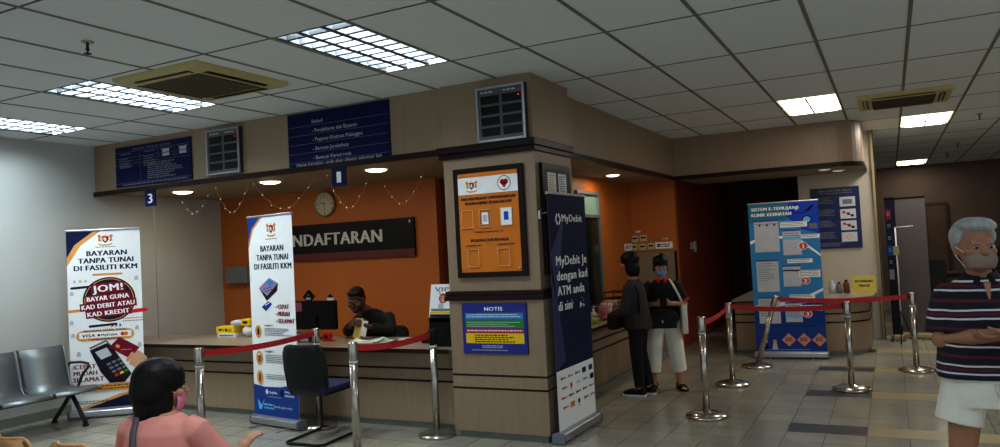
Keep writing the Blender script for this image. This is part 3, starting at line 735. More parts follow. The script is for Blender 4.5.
def cepat(p, a, z0, h):
    p.rect(-a, a, z0, h, 'paper').L(); p.kx = .84; a = a/.84; p.h = h; p.map = [(0,0),(.6,.52),(1.10,.87),(1.30,1.03),(1.42,1.12),(1.95,1.62)]
    p.poly([(-a, h), (-a+.30, h), (-a+.10, h-.15), (-a, h-.36)], 'gold').L().poly([(-a, h), (-a+.25, h), (-a+.07, h-.14), (-a, h-.28)], 'royal')
    p.crest(.03, h-.15, .13); p.fine(-.08, .14, h-.26, .009, 'grey', 1, ragged=0)
    p.text('BAYARAN', .03, h-.40, .068, 'navy', w=.42).text('TANPA TUNAI', .03, h-.50, .068, 'navy', w=.58).text('DI FASILITI KKM', .03, h-.60, .068, 'navy', w=.68)
    p.poly([(-.24, h-.86), (-.04, h-.72), (.12, h-.80), (.10, h-.90), (-.10, h-1.04)], 'ink').L().poly([(-.24, h-.86), (-.04, h-.72), (.11, h-.80), (-.09, h-.97)], 'mauve').L()
    p.poly([(-.10, h-.78), (-.03, h-.74), (.05, h-.79), (-.02, h-.84)], 'sky')
    for k in range(6): x = -.15+(k % 3)*.05+(k//3)*.03; z = h-.87+(k % 3)*.012-(k//3)*.03; p.rect(x, x+.03, z-.012, z, 'navy')
    p.L().poly([(-.20, h-1.12), (-.07, h-1.04), (.0, h-1.08), (-.12, h-1.17)], 'royal').L().line(-.13, h-1.10, -.05, h-1.06, .012, 'paper')
    for k, s_ in enumerate(('CEPAT', 'MUDAH', 'SELAMAT')):
        z = h-1.10-k*.085; p.text(s_, .11, z-.04, .055, 'maroon', w=(.19, .2, .28)[k], align='l').line(.06, z-.015, .075, z-.03, .01, 'grey').line(.075, z-.03, .10, z, .01, 'grey')
    for k, z in enumerate((h-1.42, h-1.70, h-1.98+.08)):
        p.circ(-.28, z, .06, 'gold', .075).L(); p.rect(-.30, -.26, z-.04, z+.03, ('ink', 'brownprint', 'brownprint')[k]).rect(-.29, -.27, z+.03, z+.05, ('greenp', 'paper', 'ink')[k])
        if k < 2: p.text('Langkah %d' % (k+1), -.16, z+.065, .024, 'ink', w=.16, align='l')
        p.fine(-.16, .34, z+.04, .008, 'grey', 5 if k < 2 else 3, 2.3, .35, seed=k)
    zz = .09; p.map = None
    p.L().poly([(-a, zz), (a, zz), (a, zz+.34), (.1, zz+.29), (-.2, zz+.28), (-a, zz+.30)], 'royal').L()
    p.circ(-.16, zz+.235, .025, 'paper').text('PayNet', -.11, zz+.22, .026, 'paper', w=.14, align='l').circ(.12, zz+.235, .035, 'ink').text('MALAYSIA', .17, zz+.24, .02, 'paper', w=.19, align='l').text('MADANI', .17, zz+.205, .02, 'paper', w=.16, align='l')
    p.line(-.15, zz+.19, .1, zz+.19, .004, 'lgrey').text('moh.gov.my', .13, zz+.09, .025, 'lgrey', w=.32).poly([(-.32, zz+.06), (-.27, zz+.06), (-.20, zz+.17), (-.27, zz+.10), (-.34, zz+.16)], 'sky2').fine(-.22, -.02, zz+.12, .018, 'sky2', 2)
rollup('b', 'slim white and royal blue cashless payment banner in front of the counter', (-5.65, 5.49), (-4.99, 5.38), 2.03, cepat, w=.69)
def mydebit(p, a, z0, h):
    p.rect(-a, a, z0, h, 'paper').L()
    zb = .575
    p.rect(-a, a, zb, h, 'navy').L().poly([(-a, zb), (-a+.2, zb+.06), (-a+.12, zb+.5), (-a, zb+.75)], mat('navy_mid', (34,44,104), .45)).poly([(-a, h-.5), (-a+.3, h-.2), (-a+.1, h-.9)], MATS['navy_mid']).L()
    # logo: two facing brackets with a dot
    for sd in (-1, 1): p.line(-.21+sd*.012, h-.17, -.21+sd*.05, h-.215, .022, 'paper').line(-.21+sd*.05, h-.215, -.21+sd*.012, h-.26, .022, 'paper')
    p.text('MyDebit', .09, h-.235, .066, 'paper', w=.44)
    for k, (s_, w) in enumerate((('MyDebit Je', .62), ('dengan kad', .62), ('ATM anda', .54), ('di sini', .27))):
        p.text(s_, -.29, h-.60-k*.125, .082, 'paper', w=w*1.06, align='l')
    p.poly([(.16, h-.99), (.22, h-.96), (.17, h-.93)], 'paper').poly([(.24, h-.99), (.27, h-.97), (.24, h-.95)], 'paper')
    for x, z in ((.02, .95), (.22, .98), (.28, 1.02), (.25, .95)): p.circ(x, z+.15, .006, 'paper')
    cs = ['navy', 'grey', 'ink', 'navy', 'royal', 'redp', 'redp', 'lgrey', 'grey', 'navy', 'redp', 'navy', 'ink', 'royal', 'grey', 'redp', 'orangep', 'ink', 'navy', 'grey']
    k = 0
    for r in range(4):
        for c in range(5):
            x = -.32+c*.15+.02*(r % 2); z = .515-r*.08; m = cs[k]
            if k in (3, 4, 9, 16): p.rect(x, x+.085, z-.034, z+.012, m)
            elif k in (6, 17): p.circ(x+.03, z-.01, .022, m).text('ab', x+.03, z-.05, .018, m)
            else: p.circ(x+.01, z-.01, .013, m).fine(x+.028, x+.10, z-.004, .013, m, 1, ragged=0)
            k += 1
rollup('b', 'tall navy debit card banner with white logo area beside the column', (-2.455, 5.60), (-2.44, 6.40), 2.03, mydebit, w=.80)
def etemu(p, a, z0, h):
    p.rect(-a, a, z0, h, 'sky').L(); p.h = h; p.map = [(0,0),(1.9,1.62)]
    p.poly([(a, h), (a-.34, h), (a-.40, h-.2), (a-.2, h-.42), (a, h-.5)], 'blue').poly([(-a, h), (a-.34, h), (.05, h-.26), (-a, h-.30)], mat('teal_print', (32,112,140), .45)).L()
    p.poly([(-a, h-.62), (-.2, h-.5), (.2, h-.62), (a, h-.84), (a, h-.80), (.2, h-.58), (-.2, h-.46), (-a, h-.57)], 'paper')
    p.poly([(-a, h-1.55), (.1, h-1.48), (a, h-1.30), (a, h-1.34), (.1, h-1.53), (-a, h-1.60)], 'paper').L()
    p.poly([(-a, z0), (a, z0), (a, h-1.45), (.1, h-1.56), (-a, h-1.62)], 'deep').L()
    p.text('SISTEM E-TEMUJANJI', -a+.04, h-.115, .052, 'paper', w=.57, align='l').text('KLINIK KESIHATAN', -a+.04, h-.20, .052, 'paper', w=.48, align='l')
    # stethoscope and magnifier
    for k in range(8):
        a0, a1 = PI*k/8*1.4, PI*(k+1)/8*1.4; p.line(.17+.06*math.cos(a0+1), h-.12+.06*math.sin(a0+1), .17+.06*math.cos(a1+1), h-.12+.06*math.sin(a1+1), .012, 'ink')
    p.line(.19, h-.17, .25, h-.18, .012, 'ink').line(.25, h-.18, .33, h-.08, .012, 'ink').line(.29, h-.16, .36, h-.07, .03, 'ink').circ(.16, h-.06, .02, 'ink')
    p.ring(.28, h-.28, .06, .014, 'ink').circ(.28, h-.28, .045, 'sky2').rect(.30, .40, h-.42, h-.34, 'grey').rect(.32, .35, h-.40, h-.36, 'yellowp')
    def phone(x0, x1, zt, zb_, s_):
        p.L().rect(x0, x1, zb_, zt, 'lgrey').L().rect(x0, x1, zt-.022, zt, 'navy_blue_bar'); p.fine(x0+.02, x1-.02, zt-.05, .01, 'grey', s_, 3.2, .5); p.n -= 2
    M['navy_blue_bar'] = mat('navy_blue_bar', (50,70,150), .5)
    phone(-.36, -.06, h-.26, h-.74, 1); phone(-.02, .20, h-.42, h-.80, 3); phone(-.36, -.09, h-.86, h-1.34, 9); phone(-.04, .17, h-.95, h-1.27, 1); phone(-.36, -.10, h-1.42, h-1.83, 8); phone(-.04, .16, h-1.50, h-1.80, 5)
    p.L(3)
    for k in range(3): p.circ(-.29+k*.09, h-.335, .014, 'navy')
    p.rect(-.02, .20, h-.57, h-.53, 'sky2').rect(-.04, .17, h-1.04, h-1.02, 'navy').rect(-.03, .15, h-1.73, h-1.70, 'sky2')
    for x0, x1, z, r in ((-.04, .28, -.30, 3), (.20, .42, -.50, 2), (.02, .32, -.86, 2), (.15, .40, -1.03, 4), (.02, .32, -1.39, 2), (.15, .40, -1.55, 3)):
        x1 = min(x1, a); p.rect(x0, x1, h+z-.024*r-.012, h+z, 'paper').L().fine(x0+.01, x1-.01, h+z-.010, .008, 'ink', r, 2.9, .15); p.n -= 1
        p.line(x0-.08, h+z-.01, x0, h+z-.02, .006, 'redp')
    for n, x, z in (('1', .22, -.67), ('2', .22, -1.19), ('3', .22, -1.68)):
        p.L(2).circ(x, h+z, .058, 'paper').L().circ(x, h+z, .050, mat('coral_print', (206,84,72), .5)).L().text(n, x, h+z-.032, .062, 'paper'); p.n -= 4
    for k in range(5): p.line(.16+k*.05, h-.83+(.03 if k % 2 else 0), .21+k*.05, h-.83+(0 if k % 2 else .03), .005, 'sky2')
    zb_ = .09; p.map = None
    p.rect(-a, a, zb_, zb_+.36, 'royal').L(); p.text('Kenapa anda perlu e-temujanji di sini?', .06, zb_+.32, .02, 'ink', w=.52)
    for k in range(3):
        x = -.02+k*.18; p.poly([(x-.085, zb_+.15), (x, zb_+.235), (x+.085, zb_+.15), (x, zb_+.065)], 'salmon').L().fine(x-.045, x+.045, zb_+.18, .01, 'ink', 3, 1.9, .1); p.n -= 1
    for x in (-.30, -.19): p.circ(x, zb_+.13, .024, 'skinprint').poly([(x-.035, zb_+.03), (x+.035, zb_+.03), (x+.02, zb_+.11), (x-.02, zb_+.11)], 'ink' if x < -.2 else 'lgrey')
    p.fine(-.3, .3, zb_+.03, .008, 'sky2')
rollup('b', 'sky blue appointment system banner with numbered steps behind the belts', (-1.62, 10.20), (-.80, 10.27), 2.0, etemu, w=.84)

# navy instruction board on the pillar
t, mb, p = board('instruction_board', 'navy instruction board with column of pictures on the pale pillar', 'board', -.70, 1.79, 12.195, .66, .90, 'navy', .004, .02, face=mat('instruction_navy', (18,34,86), .35))
p.fine(-.22, .22, .41, .020, 'grey', 1, ragged=0); p.fine(-.2, .25, .37, .012, 'grey')
for k, z in enumerate((.23, .05, -.12, -.29)):
    p.rect(.06, .27, z-.07, z+.07, 'lgrey').L()
    if k == 0: p.rect(.10, .23, z-.035, z+.035, 'grey')
    elif k < 3: p.rect(.09, .13, z+.01, z+.04, 'redp').rect(.15, .19, z-.02, z+.02, 'brownprint').rect(.2, .24, z-.045, z-.01, 'ink').line(.1, z+.03, .23, z-.03, .008, 'ink')
    else: p.circ(.165, z, .04, 'gold').L().circ(.165, z, .03, 'lgrey')
    p.n = 1; p.fine(-.26, .0, z+.08, .010, 'grey', 5, 2.1, .4, seed=k)
p.fine(-.24, .1, -.37, .010, 'grey', 3, 2)
mb.build('printed_face', t)

# frames on the orange wall and other small wall things
def card(name, label, cat, x, z, y, w, h, fm, fn, rz=0, group=None, yy=0):
    t, mb, p = board(name, label, cat, x, z, y, w, h, fm, .008, .012, rz, face='paper', group=group); fn(p, w, h); mb.build('printed_face', t); return t
def meter(p, w, h): p.rect(-w/2+.008, w/2-.008, -h/2+.008, h/2-.008, mat('card_cream', (206,196,150), .5)).L().rect(-w*.33, w*.33, -h*.05, h*.2, 'ink').fine(-w*.3, w*.3, -h*.2, .01, 'grey')
gr = 'small framed cards on the orange wall'
for x, z, l in ((-3.44, 1.63, 'left framed card of the upper pair on the orange wall'), (-3.31, 1.635, 'bluish right framed card of the upper pair on the orange wall'), (-3.49+.03, 1.505, 'left framed card of the lower three above the grey partition'), (-3.33, 1.505, 'middle framed card of the lower three above the grey partition'), (-3.20, 1.51, 'right framed card of the lower three above the grey partition')):
    card('framed_card', l, 'framed card', x+.05, z, 10.915, .115, .105, 'pole_y', meter, group=gr)
def signp(p, w, h): p.fine(-w*.4, w*.42, h*.25, .016, 'navy', 2, 1.9, .1).circ(-w*.3, 0, h*.2, 'redp')
card('wall_sign', 'white landscape sign left of the framed cards', 'sign', -3.42, 1.60, 10.9, .01, .01, 'white', lambda p, w, h: None) if False else None
t = card('wall_sign', 'white landscape sign with blue print right of the three framed cards', 'sign', -2.955, 1.515, 10.915, .26, .10, 'white', signp)
t = card('wall_label', 'tiny white label above the framed card pair', 'label', -3.335, 1.735, 10.915, .07, .03, 'white', lambda p, w, h: p.fine(-w*.4, w*.4, 0, .006, 'ink'))
t = card('wall_label', 'tiny white label above the landscape sign', 'label', -2.93, 1.61, 10.915, .08, .02, 'white', lambda p, w, h: p.fine(-w*.4, w*.4, 0, .006, 'ink'))
t = card('wall_sign', 'white sign with blue print on the orange wall above the person in the dark cardigan', 'sign', -3.427, 1.515, 10.68, .34, .10, 'white', signp, PI/2)
t = thing('wall_thermostat', 'small white switch plate with a slim remote on the dark orange wall', 'switch', (-2.768, 11.9, 1.48), PI/2)
MB().box(-.16, .04, -.012, 0, -.05, .05, 'lgrey').box(-.13, -.08, -.016, -.012, -.03, .03, 'grey').build('switch_plate', t); MB().rbox(.08, .17, -.02, 0, -.10, .07, 'lgrey', .01, 2, 'y').build('remote_control', t)
# grey partition behind the women
t = thing('partition_panel', 'beige grey partition panel on the orange wall behind the two standing people', 'panel', (-3.1, 10.86, 0))
MB().box(-.32, .0, -.02, .02, .0, 1.42, mat('partition_laminate', (132,118,100), .5, var=.06)).build('panel', t); MB().box(.003, .31, -.02, .02, 0, 1.42, MATS['partition_laminate']).build('panel', t)
MB().box(.31, .33, -.025, .03, 0, 1.43, 'dark').build('edge_trim', t)

# ================================================================== STANCHIONS
def belt(mb, a, b, sag=.02, w=.05, n=14):
    a, b = Vector(a), Vector(b); vs = []; fs = []
    for i in range(n+1):
        u = i/n; p = a.lerp(b, u); p.z -= sag*4*u*(1-u)
        vs += [p+Vector((0,0,-w/2)), p+Vector((0,0,w/2))]
    for i in range(n): fs.append((2*i, 2*i+2, 2*i+3, 2*i+1))
    mb.add(vs, fs, 'belt', True)
def stanchion(x, y, h, label, tilt=None, ends=(), blk=False, r=1.):
    t = thing('belt_stanchion', label, 'barrier post', (x, y, 0), group='belt barrier posts')
    MB().lathe([(.18*r, 0), (.185*r, .012), (.18*r, .024), (.11, .046), (.045, .05), (.032, .062)], (0,0,0), 'steel', 40).build('base', t)
    R_ = Euler((0, tilt or 0, 0)).to_matrix()
    MB().lathe([(.031, .05), (.031, h-.13)], (0,0,0), 'steel', 20, R_).build('pole', t)
    MB().lathe([(.034, h-.135), (.036, h-.12), (.036, h-.01), (.033, h), (.0, h)], (0,0,0), 'black' if blk else 'steel', 20, R_).build('belt_head', t)
    MB().lathe([(.0335, h-.16), (.0335, h-.14)], (0,0,0), 'lgrey', 20, R_).build('collar', t)
    head = R_ @ Vector((0, 0, h-.045))
    for q in ends:
        q = Vector(q)-Vector((x, y, 0)); d = (q-head); d.z = 0; d.normalize()
        a = head+d*.037; b = q-d*.037; mb = MB(); belt(mb, a, b, .03); mb.build('belt', t)
        MB().box(-.012, .012, -.006, .012, -.03, .03, 'black', rot=Matrix.Rotation(math.atan2(-d.x, d.y), 3, 'Z'), c=(0,0,0)).build('belt_clip', t, loc=b)
    return t
A, B, Cc, D = (-4.90, 4.19), (-3.66, 4.55), (-4.89, 5.54), (-3.59, 5.555)
E_, F_, Hh, G_, I_ = (-1.55, 6.82), (-1.60, 8.35), (-.436, 8.32), (-1.53, 9.535), (.168, 9.55)
stanchion(*A, .935, 'steel barrier post in front of the counter, right of the seated person in pink', r=.9)
stanchion(*B, .945, 'steel barrier post nearest the camera, in front of the black chair', r=.9)
stanchion(*Cc, .93, 'steel barrier post behind the black chair with belt to the left', ends=[(*A, .89)], r=.88)
stanchion(*D, .925, 'steel barrier post against the column with belt to the left', ends=[(*B, .90)], blk=True, r=.9)
stanchion(*F_, .885, 'steel barrier post second from the two standing people, where two belts meet', ends=[(*E_, .84), (*Hh, .84)])
stanchion(*E_, .895, 'steel barrier post right of the navy banner with empty front slot')
stanchion(*Hh, .885, 'steel barrier post in front of the triage counter')
stanchion(*I_, .87, 'steel barrier post by the tall grey banner at right')
stanchion(*G_, .90, 'leaning steel barrier post in front of the sky blue banner', tilt=.30, ends=[(*I_, .825)])

# ================================================================== SEATING
t = thing('bench_seat', 'grey steel waiting bench with armrest along the left wall', 'bench', (-7.62, 4.0, 0))
# local: x toward room, y along bench
MB().box(-.06, .0, -1.0, .98, .30, .36, 'seatframe').build('beam', t)
for k, y0 in enumerate((.50, -.0, -.50)):
    mb = MB(); prof = [(.34, .375), (.33, .395), (.24, .40), (.05, .375), (-.08, .372), (-.14, .39), (-.17, .45), (-.23, .70), (-.26, .80), (-.275, .81)]
    th = .012; yy0, yy1 = y0-.0+.01, y0+.48
    vs = []; n = len(prof)
    for y in (yy0, yy1):
        for x, z in prof: vs.append((x, y, z))
        for x, z in prof: vs.append((x-(.004 if z > .42 else 0), y, z-(th if z < .42 else .002)-(.0)))
    fs = []
    for i in range(n-1):
        fs += [(i, i+1, 2*n+i+1, 2*n+i), (n+i, 3*n+i, 3*n+i+1, n+i+1), (i, n+i, n+i+1, i+1), (2*n+i, 2*n+i+1, 3*n+i+1, 3*n+i)]
    fs += [(0, 2*n, 3*n, n), (n-1, 2*n-1, 4*n-1, 3*n-1)]
    mb.add(vs, fs, 'seatsteel', True)
    for y in (yy0, yy1): mb.tube([(x, y, z) for x, z in prof], .012, 'seatframe' if y == yy0 else 'seatsteel', 8)
    mb.build('seat_shell', t)
    MB().box(-.10, .20, y0-.02, y0+.02, .345, .372, 'black').build('seat_clamp', t)
for y in (.90, -.90):
    MB().tube([(-.03, y, .33), (.06, y, .22), (.20, y, .03)], .022, 'seatframe', 8).build('leg', t)
    MB().tube([(-.03, y, .33), (-.12, y, .22), (-.32, y, .03)], .022, 'seatframe', 8).build('leg', t)
    for x in (.20, -.32): MB().lathe([(.03, 0), (.03, .015), (.015, .03)], (x, y, 0), 'black', 12).build('foot_pad', t)
for y in (1.0, -.99):
    MB().tube([(-.20, y, .40), (-.23, y, .58), (-.18, y, .62), (.0, y, .63), (.12, y, .62), (.13, y, .59), (.02, y, .50), (-.06, y, .37)], .014, 'seatframe', 8).build('armrest', t)

def plastic_chair(x, y, rz, label):
    t = thing('plastic_chair', label, 'chair', (x, y, 0), rz, 'tan plastic waiting chairs')
    # faces local +Y
    mb = MB(); N = 12; rows = [(.22, .435, .19), (.20, .45, .21), (.05, .43, .215), (-.12, .425, .215), (-.19, .45, .21), (-.225, .52, .20), (-.25, .65, .19), (-.27, .755, .165), (-.275, .79, .13), (-.276, .80, .09)]
    vs = []
    for (yy, z, w) in rows:
        for k in range(N+1):
            u = k/N*2-1; vs.append((w*u, yy+(.035*u*u if z > .5 else 0), z+(0 if z > .5 else .02*u*u)))
    off = len(vs); vs += [(a, b-.006 if c > .5 else b, c-.008) for a, b, c in vs]; fs = []
    R_ = len(rows)
    for i in range(R_-1):
        for k in range(N):
            q = i*(N+1)+k; fs.append((q, q+1, q+N+2, q+N+1)); fs.append((off+q, off+q+N+1, off+q+N+2, off+q+1))
    for i in range(R_-1):
        for k in (0, N): q = i*(N+1)+k; fs.append((q, q+N+1, off+q+N+1, off+q))
    for i in (0, R_-1):
        for k in range(N): q = i*(N+1)+k; fs.append((q, q+1, off+q+1, off+q))
    mb.add(vs, fs, 'tan', True)
    mb.tube([vs[(R_-4)*(N+1)], vs[(R_-3)*(N+1)], vs[(R_-2)*(N+1)]]+[vs[(R_-1)*(N+1)+k] for k in range(N+1)]+[vs[(R_-2)*(N+1)+N], vs[(R_-3)*(N+1)+N], vs[(R_-4)*(N+1)+N]], .007, 'tan', 8)
    mb.build('seat_shell', t)
    for sx in (-1, 1):
        for yy in (.16, -.16): MB().tube([(sx*.15, yy, .41), (sx*.19, yy*1.25, .0)], .011, 'seatframe', 8).build('leg', t)
    MB().box(-.16, .16, -.17, .17, .40, .415, 'seatframe').build('under_frame', t)
    return t
c0 = plastic_chair(-3.42, 2.42, 0, 'tan plastic chair left of the seated person in pink')
dup(c0, (-3.89, 2.42, 0), 0, 'tan plastic chair at the lower left corner of the photo')
dup(c0, (-2.98, 2.42, 0), 0, 'tan plastic chair the seated person in pink sits on')

# black cantilever visitor chair (faces the counter)
t = thing('visitor_chair', 'black cantilever visitor chair with blue seat facing the counter', 'chair', (-4.56, 5.18, 0), .05)
w = .20
fr = [(-w, -.20, .80), (-w, -.17, .50), (-w, -.14, .43), (-w, .20, .43), (-w, .25, .40), (-w, .27, .34), (-w, .27, .05), (-w, .24, .02), (-w, -.22, .015)]
def arc(p): return p
path = fr+[(-w+.04, -.25, .015), (w-.04, -.25, .015)]+[(-a, b, c) for a, b, c in fr[::-1]]
MB().tube(path, .0125, 'black', 10).build('tube_frame', t)
mb = MB(); mb.rbox(-.22, .22, -.18, .25, .44, .485, 'bluef', .05, 4); mb.build('seat', t, bevel=.012)
MB().rbox(-.06, .06, .252, .256, .455, .475, 'paper', .004, 2, 'y').build('seat_label', t)
mb = MB(); N = 8; vs = []; fs = []
rowsb = [(-.150, .41, .185), (-.165, .48, .21), (-.185, .64, .225), (-.205, .78, .215), (-.215, .835, .19), (-.218, .855, .15)]
for yy, z, ww in rowsb:
    for k in range(N+1): u = k/N*2-1; vs.append((ww*u, yy+.03*u*u, z))
off = len(vs); vs += [(a, b-.035, c) for a, b, c in vs]
for i in range(len(rowsb)-1):
    for k in range(N): q = i*(N+1)+k; fs += [(q, q+1, q+N+2, q+N+1), (off+q, off+q+N+1, off+q+N+2, off+q+1)]
    for k in (0, N): q = i*(N+1)+k; fs.append((q, q+N+1, off+q+N+1, off+q))
for i in (0, len(rowsb)-1):
    for k in range(N): q = i*(N+1)+k; fs.append((q, q+1, off+q+1, off+q))
mb.add(vs, fs, 'blackf', True); mb.build('backrest', t)

# office chair for the clerk
t = thing('office_chair', 'dark office chair under the clerk behind the counter', 'chair', (-4.94, 6.64, 0))
MB().rbox(-.23, .23, -.22, .22, .44, .50, 'blackf', .06, 4).build('seat', t, bevel=.01)
MB().rbox(-.17, .17, .22, .27, .55, .80, 'blackf', .08, 4, 'y').build('backrest', t)
MB().tube([(0, 0, .08), (0, 0, .44)], .025, 'black').tube([(0, .1, .45), (0, .28, .47), (0, .27, .6)], .015, 'black').build('gas_column', t)
for k in range(5):
    a = k*2*PI/5; MB().tube([(0, 0, .09), (.27*math.cos(a), .27*math.sin(a), .06)], .018, 'black').ell((.27*math.cos(a), .27*math.sin(a), .028), (.028, .02, .028), 'black', nu=10, nv=8).build('caster_leg', t)

# ================================================================== PEOPLE
def ring_loft(mb, rings, m, n=20):
    """rings: (cx, cy, cz, rx, ry) stacked; closed"""
    vs = []; fs = []
    for cx, cy, cz, rx, ry in rings:
        for k in range(n):
            a = 2*PI*k/n; c, s_ = math.cos(a), math.sin(a)
            e = .85; vs.append((cx+rx*abs(c)**e*(1 if c >= 0 else -1), cy+ry*abs(s_)**e*(1 if s_ >= 0 else -1), cz))
    for i in range(len(rings)-1):
        for k in range(n): fs.append((i*n+k, i*n+(k+1) % n, (i+1)*n+(k+1) % n, (i+1)*n+k))
    fs += [tuple(range(n))[::-1], tuple(range((len(rings)-1)*n, len(rings)*n))]
    mb.add(vs, fs, m, True)
def caps(mb, pts, rs, m, seg=14, ball=True):
    """tapered limb through pts with ball joints"""
    mb.tube(pts, list(rs), m, seg)
    if ball:
        for p, r in zip(pts, rs): mb.ell(p, (r*.995,)*3, m, nu=14, nv=10)
def blob(mb, name, parent, m, vox=.006, smooth=4, fac=.5):
    o = mb.build(name+'_src'); 
    r = o.modifiers.new('Remesh', 'REMESH'); r.mode = 'VOXEL'; r.voxel_size = vox; r.use_smooth_shade = True
    s_ = o.modifiers.new('Smooth', 'SMOOTH'); s_.factor = fac; s_.iterations = smooth
    dg = bpy.context.evaluated_depsgraph_get(); me = bpy.data.meshes.new_from_object(o.evaluated_get(dg)); me.name = name
    bpy.data.objects.remove(o); me.materials.clear(); me.materials.append(M[m] if isinstance(m, str) else m)
    for p in me.polygons: p.use_smooth = True; p.material_index = 0
    q = bpy.data.objects.new(name, me); COL.objects.link(q); q.parent = parent; return q
class Head:
    """head frame: origin at head centre, facing local -Y"""
    def __init__(s, c, yaw=0, pitch=0, roll=0, k=1.):
        s.c = Vector(c); s.R = (Matrix.Rotation(yaw, 3, 'Z') @ Matrix.Rotation(pitch, 3, 'X') @ Matrix.Rotation(roll, 3, 'Y')); s.k = k
    def p(s, x, y, z): return s.c+s.R @ (Vector((x, y, z))*s.k)
    def e(s, mb, c, r, m='ink', rot=None): mb.ell(s.p(*c), [v*s.k for v in r], m, s.R @ rot if rot is not None else s.R, 18, 12)
    def skin(s, mb, neck):
        e = s.e
        e(mb, (0, .018, .035), (.074, .092, .082)); e(mb, (0, -.015, -.02), (.066, .072, .085)); e(mb, (0, -.035, -.075), (.042, .042, .036))
        for sx in (-1, 1): e(mb, (sx*.074, .012, -.012), (.012, .019, .031)); e(mb, (sx*.04, -.055, -.02), (.026, .026, .024))
        e(mb, (0, -.068, .022), (.052, .016, .012))
        mb.tube([s.p(0, -.08, .012), s.p(0, -.098, -.022), s.p(0, -.085, -.032)], [.009*s.k, .015*s.k, .010*s.k], 'ink', 10); e(mb, (0, -.092, -.026), (.018, .013, .011))
        e(mb, (0, -.077, -.056), (.024, .012, .012))
        mb.tube([s.p(0, .015, -.05), neck], [.05*s.k, .054], 'ink', 16)
    def face(s, parent, brow='hair_b', mouth=True):
        for sx in (-1, 1):
            mb = MB(); s.e(mb, (sx*.03, -.079, .0), (.0125, .007, .0052), 'eyewhite'); s.e(mb, (sx*.03, -.085, .0), (.0055, .0025, .005), 'black')
            mb.build('eye', parent)
        mb = MB()
        for sx in (-1, 1): mb.tube([s.p(sx*.014, -.089, .018), s.p(sx*.032, -.087, .023), s.p(sx*.048, -.077, .018)], [.002, .0028, .0015], brow, 6)
        mb.build('eyebrows', parent)
        if mouth:
            mb = MB(); s.e(mb, (0, -.0885, -.052), (.021, .006, .004), 'lips'); s.e(mb, (0, -.0885, -.060), (.018, .006, .005), 'lips'); mb.build('lips', parent)
    def mask(s, parent, m):
        """pleated face mask from nose bridge to chin with ear loops"""
        mb = MB(); vs = []; fs = []; nu, nv = 14, 9
        for j in range(nv+1):
            v = j/nv; z = -.016-.080*v
            for i in range(nu+1):
                u = i/nu*2-1; a = u*1.12; hw = .067-.010*abs(v-.5)*2
                bul = .104-.012*(2*v-1)**2*1.2-(.012 if v > .9 else 0)
                x = hw*math.sin(a)/math.sin(1.12); y = -bul*math.cos(a*.92)+.010+(.0025 if j % 2 else 0)-.012*abs(u)
                vs.append(s.p(x, y, z+(.014*(1-u*u) if v < .12 else 0)))
        for j in range(nv):
            for i in range(nu): q = j*(nu+1)+i; fs.append((q, q+1, q+nu+2, q+nu+1))
        off = len(vs)
        mb.add(vs, fs, m, True); o = mb.build('face_mask', parent); so = o.modifiers.new('Solid', 'SOLIDIFY'); so.thickness = .002
        mb = MB()
        for sx in (-1, 1): mb.tube([s.p(sx*.068, -.045, -.018), s.p(sx*.080, .0, .002), s.p(sx*.082, .022, -.008), s.p(sx*.080, .0, -.04), s.p(sx*.064, -.045, -.085)], .0016, 'paper', 6)
        mb.build('ear_loop', o)
def hand(mb, w, d, nrm, side, curl=.5, k=1., spread=.0):
    """hand from wrist w, finger direction d, palm facing nrm, thumb toward +-side"""
    w, d, nrm = Vector(w), Vector(d).normalized(), Vector(nrm).normalized(); s_ = d.cross(nrm).normalized()*side; nrm = s_.cross(d).normalized()*(1 if s_.cross(d).dot(nrm) > 0 else -1)
    R_ = Matrix((s_, nrm, d)).transposed()
    mb.ell(w+d*.045*k, (.040*k, .015*k, .050*k), 'ink', R_); mb.ell(w+d*.065*k, (.041*k, .013*k, .032*k), 'ink', R_)
    caps(mb, [w-d*.02*k, w+d*.03*k], [.026*k, .026*k], 'ink', 12)
    for i, (off, ln) in enumerate(((.031, .068), (.0105, .078), (-.0105, .072), (-.031, .056))):
        r = [.0088*k, .0082*k, .0076*k, .0068*k]; base = w+d*.078*k+s_*off*k; pts = [base-d*.015*k]; ang = 0; p = base
        for q, f_ in enumerate((.42, .32, .26)):
            pts.append(p) if q == 0 else None
            ang += curl*(.5 if q == 0 else .9); dr = d*math.cos(ang)+nrm*math.sin(ang)+s_*off*spread; p = p+dr.normalized()*ln*f_*k; pts.append(p)
        caps(mb, pts, [r[0]]+r, 'ink', 8)
    tb = w+d*.025*k+s_*.030*k; t1 = tb+(d*.6+s_*.7+nrm*.25).normalized()*.034*k; t2 = t1+(d*.85+s_*.15+nrm*.5*curl*2).normalized()*.028*k; t3 = t2+(d*.8-s_*.2+nrm*.6*curl*2).normalized()*.024*k
    caps(mb, [w+d*.02*k+s_*.012*k, tb, t1, t2, t3], [.013*k, .014*k, .0115*k, .010*k, .0085*k], 'ink', 8)
def shoe_pts(mb, a, d, k=1.):
    """bare foot from ankle a pointing d, sole on the ground"""
    a, d = Vector(a), Vector(d).normalized(); g = Vector((a.x, a.y, 0)); R_ = Matrix((d.cross(Vector((0,0,1))), d, Vector((0,0,1)))).transposed()
    mb.ell(g+d*-.02+Vector((0,0,.035)), (.033*k, .045*k, .035), 'ink', R_); mb.ell(g+d*.07+Vector((0,0,.032)), (.036*k, .085*k, .03), 'ink', R_); mb.ell(g+d*.145+Vector((0,0,.02)), (.042*k, .048*k, .018), 'ink', R_)
    caps(mb, [a, g+Vector((0,0,.05))], [.036*k, .034*k], 'ink', 12)
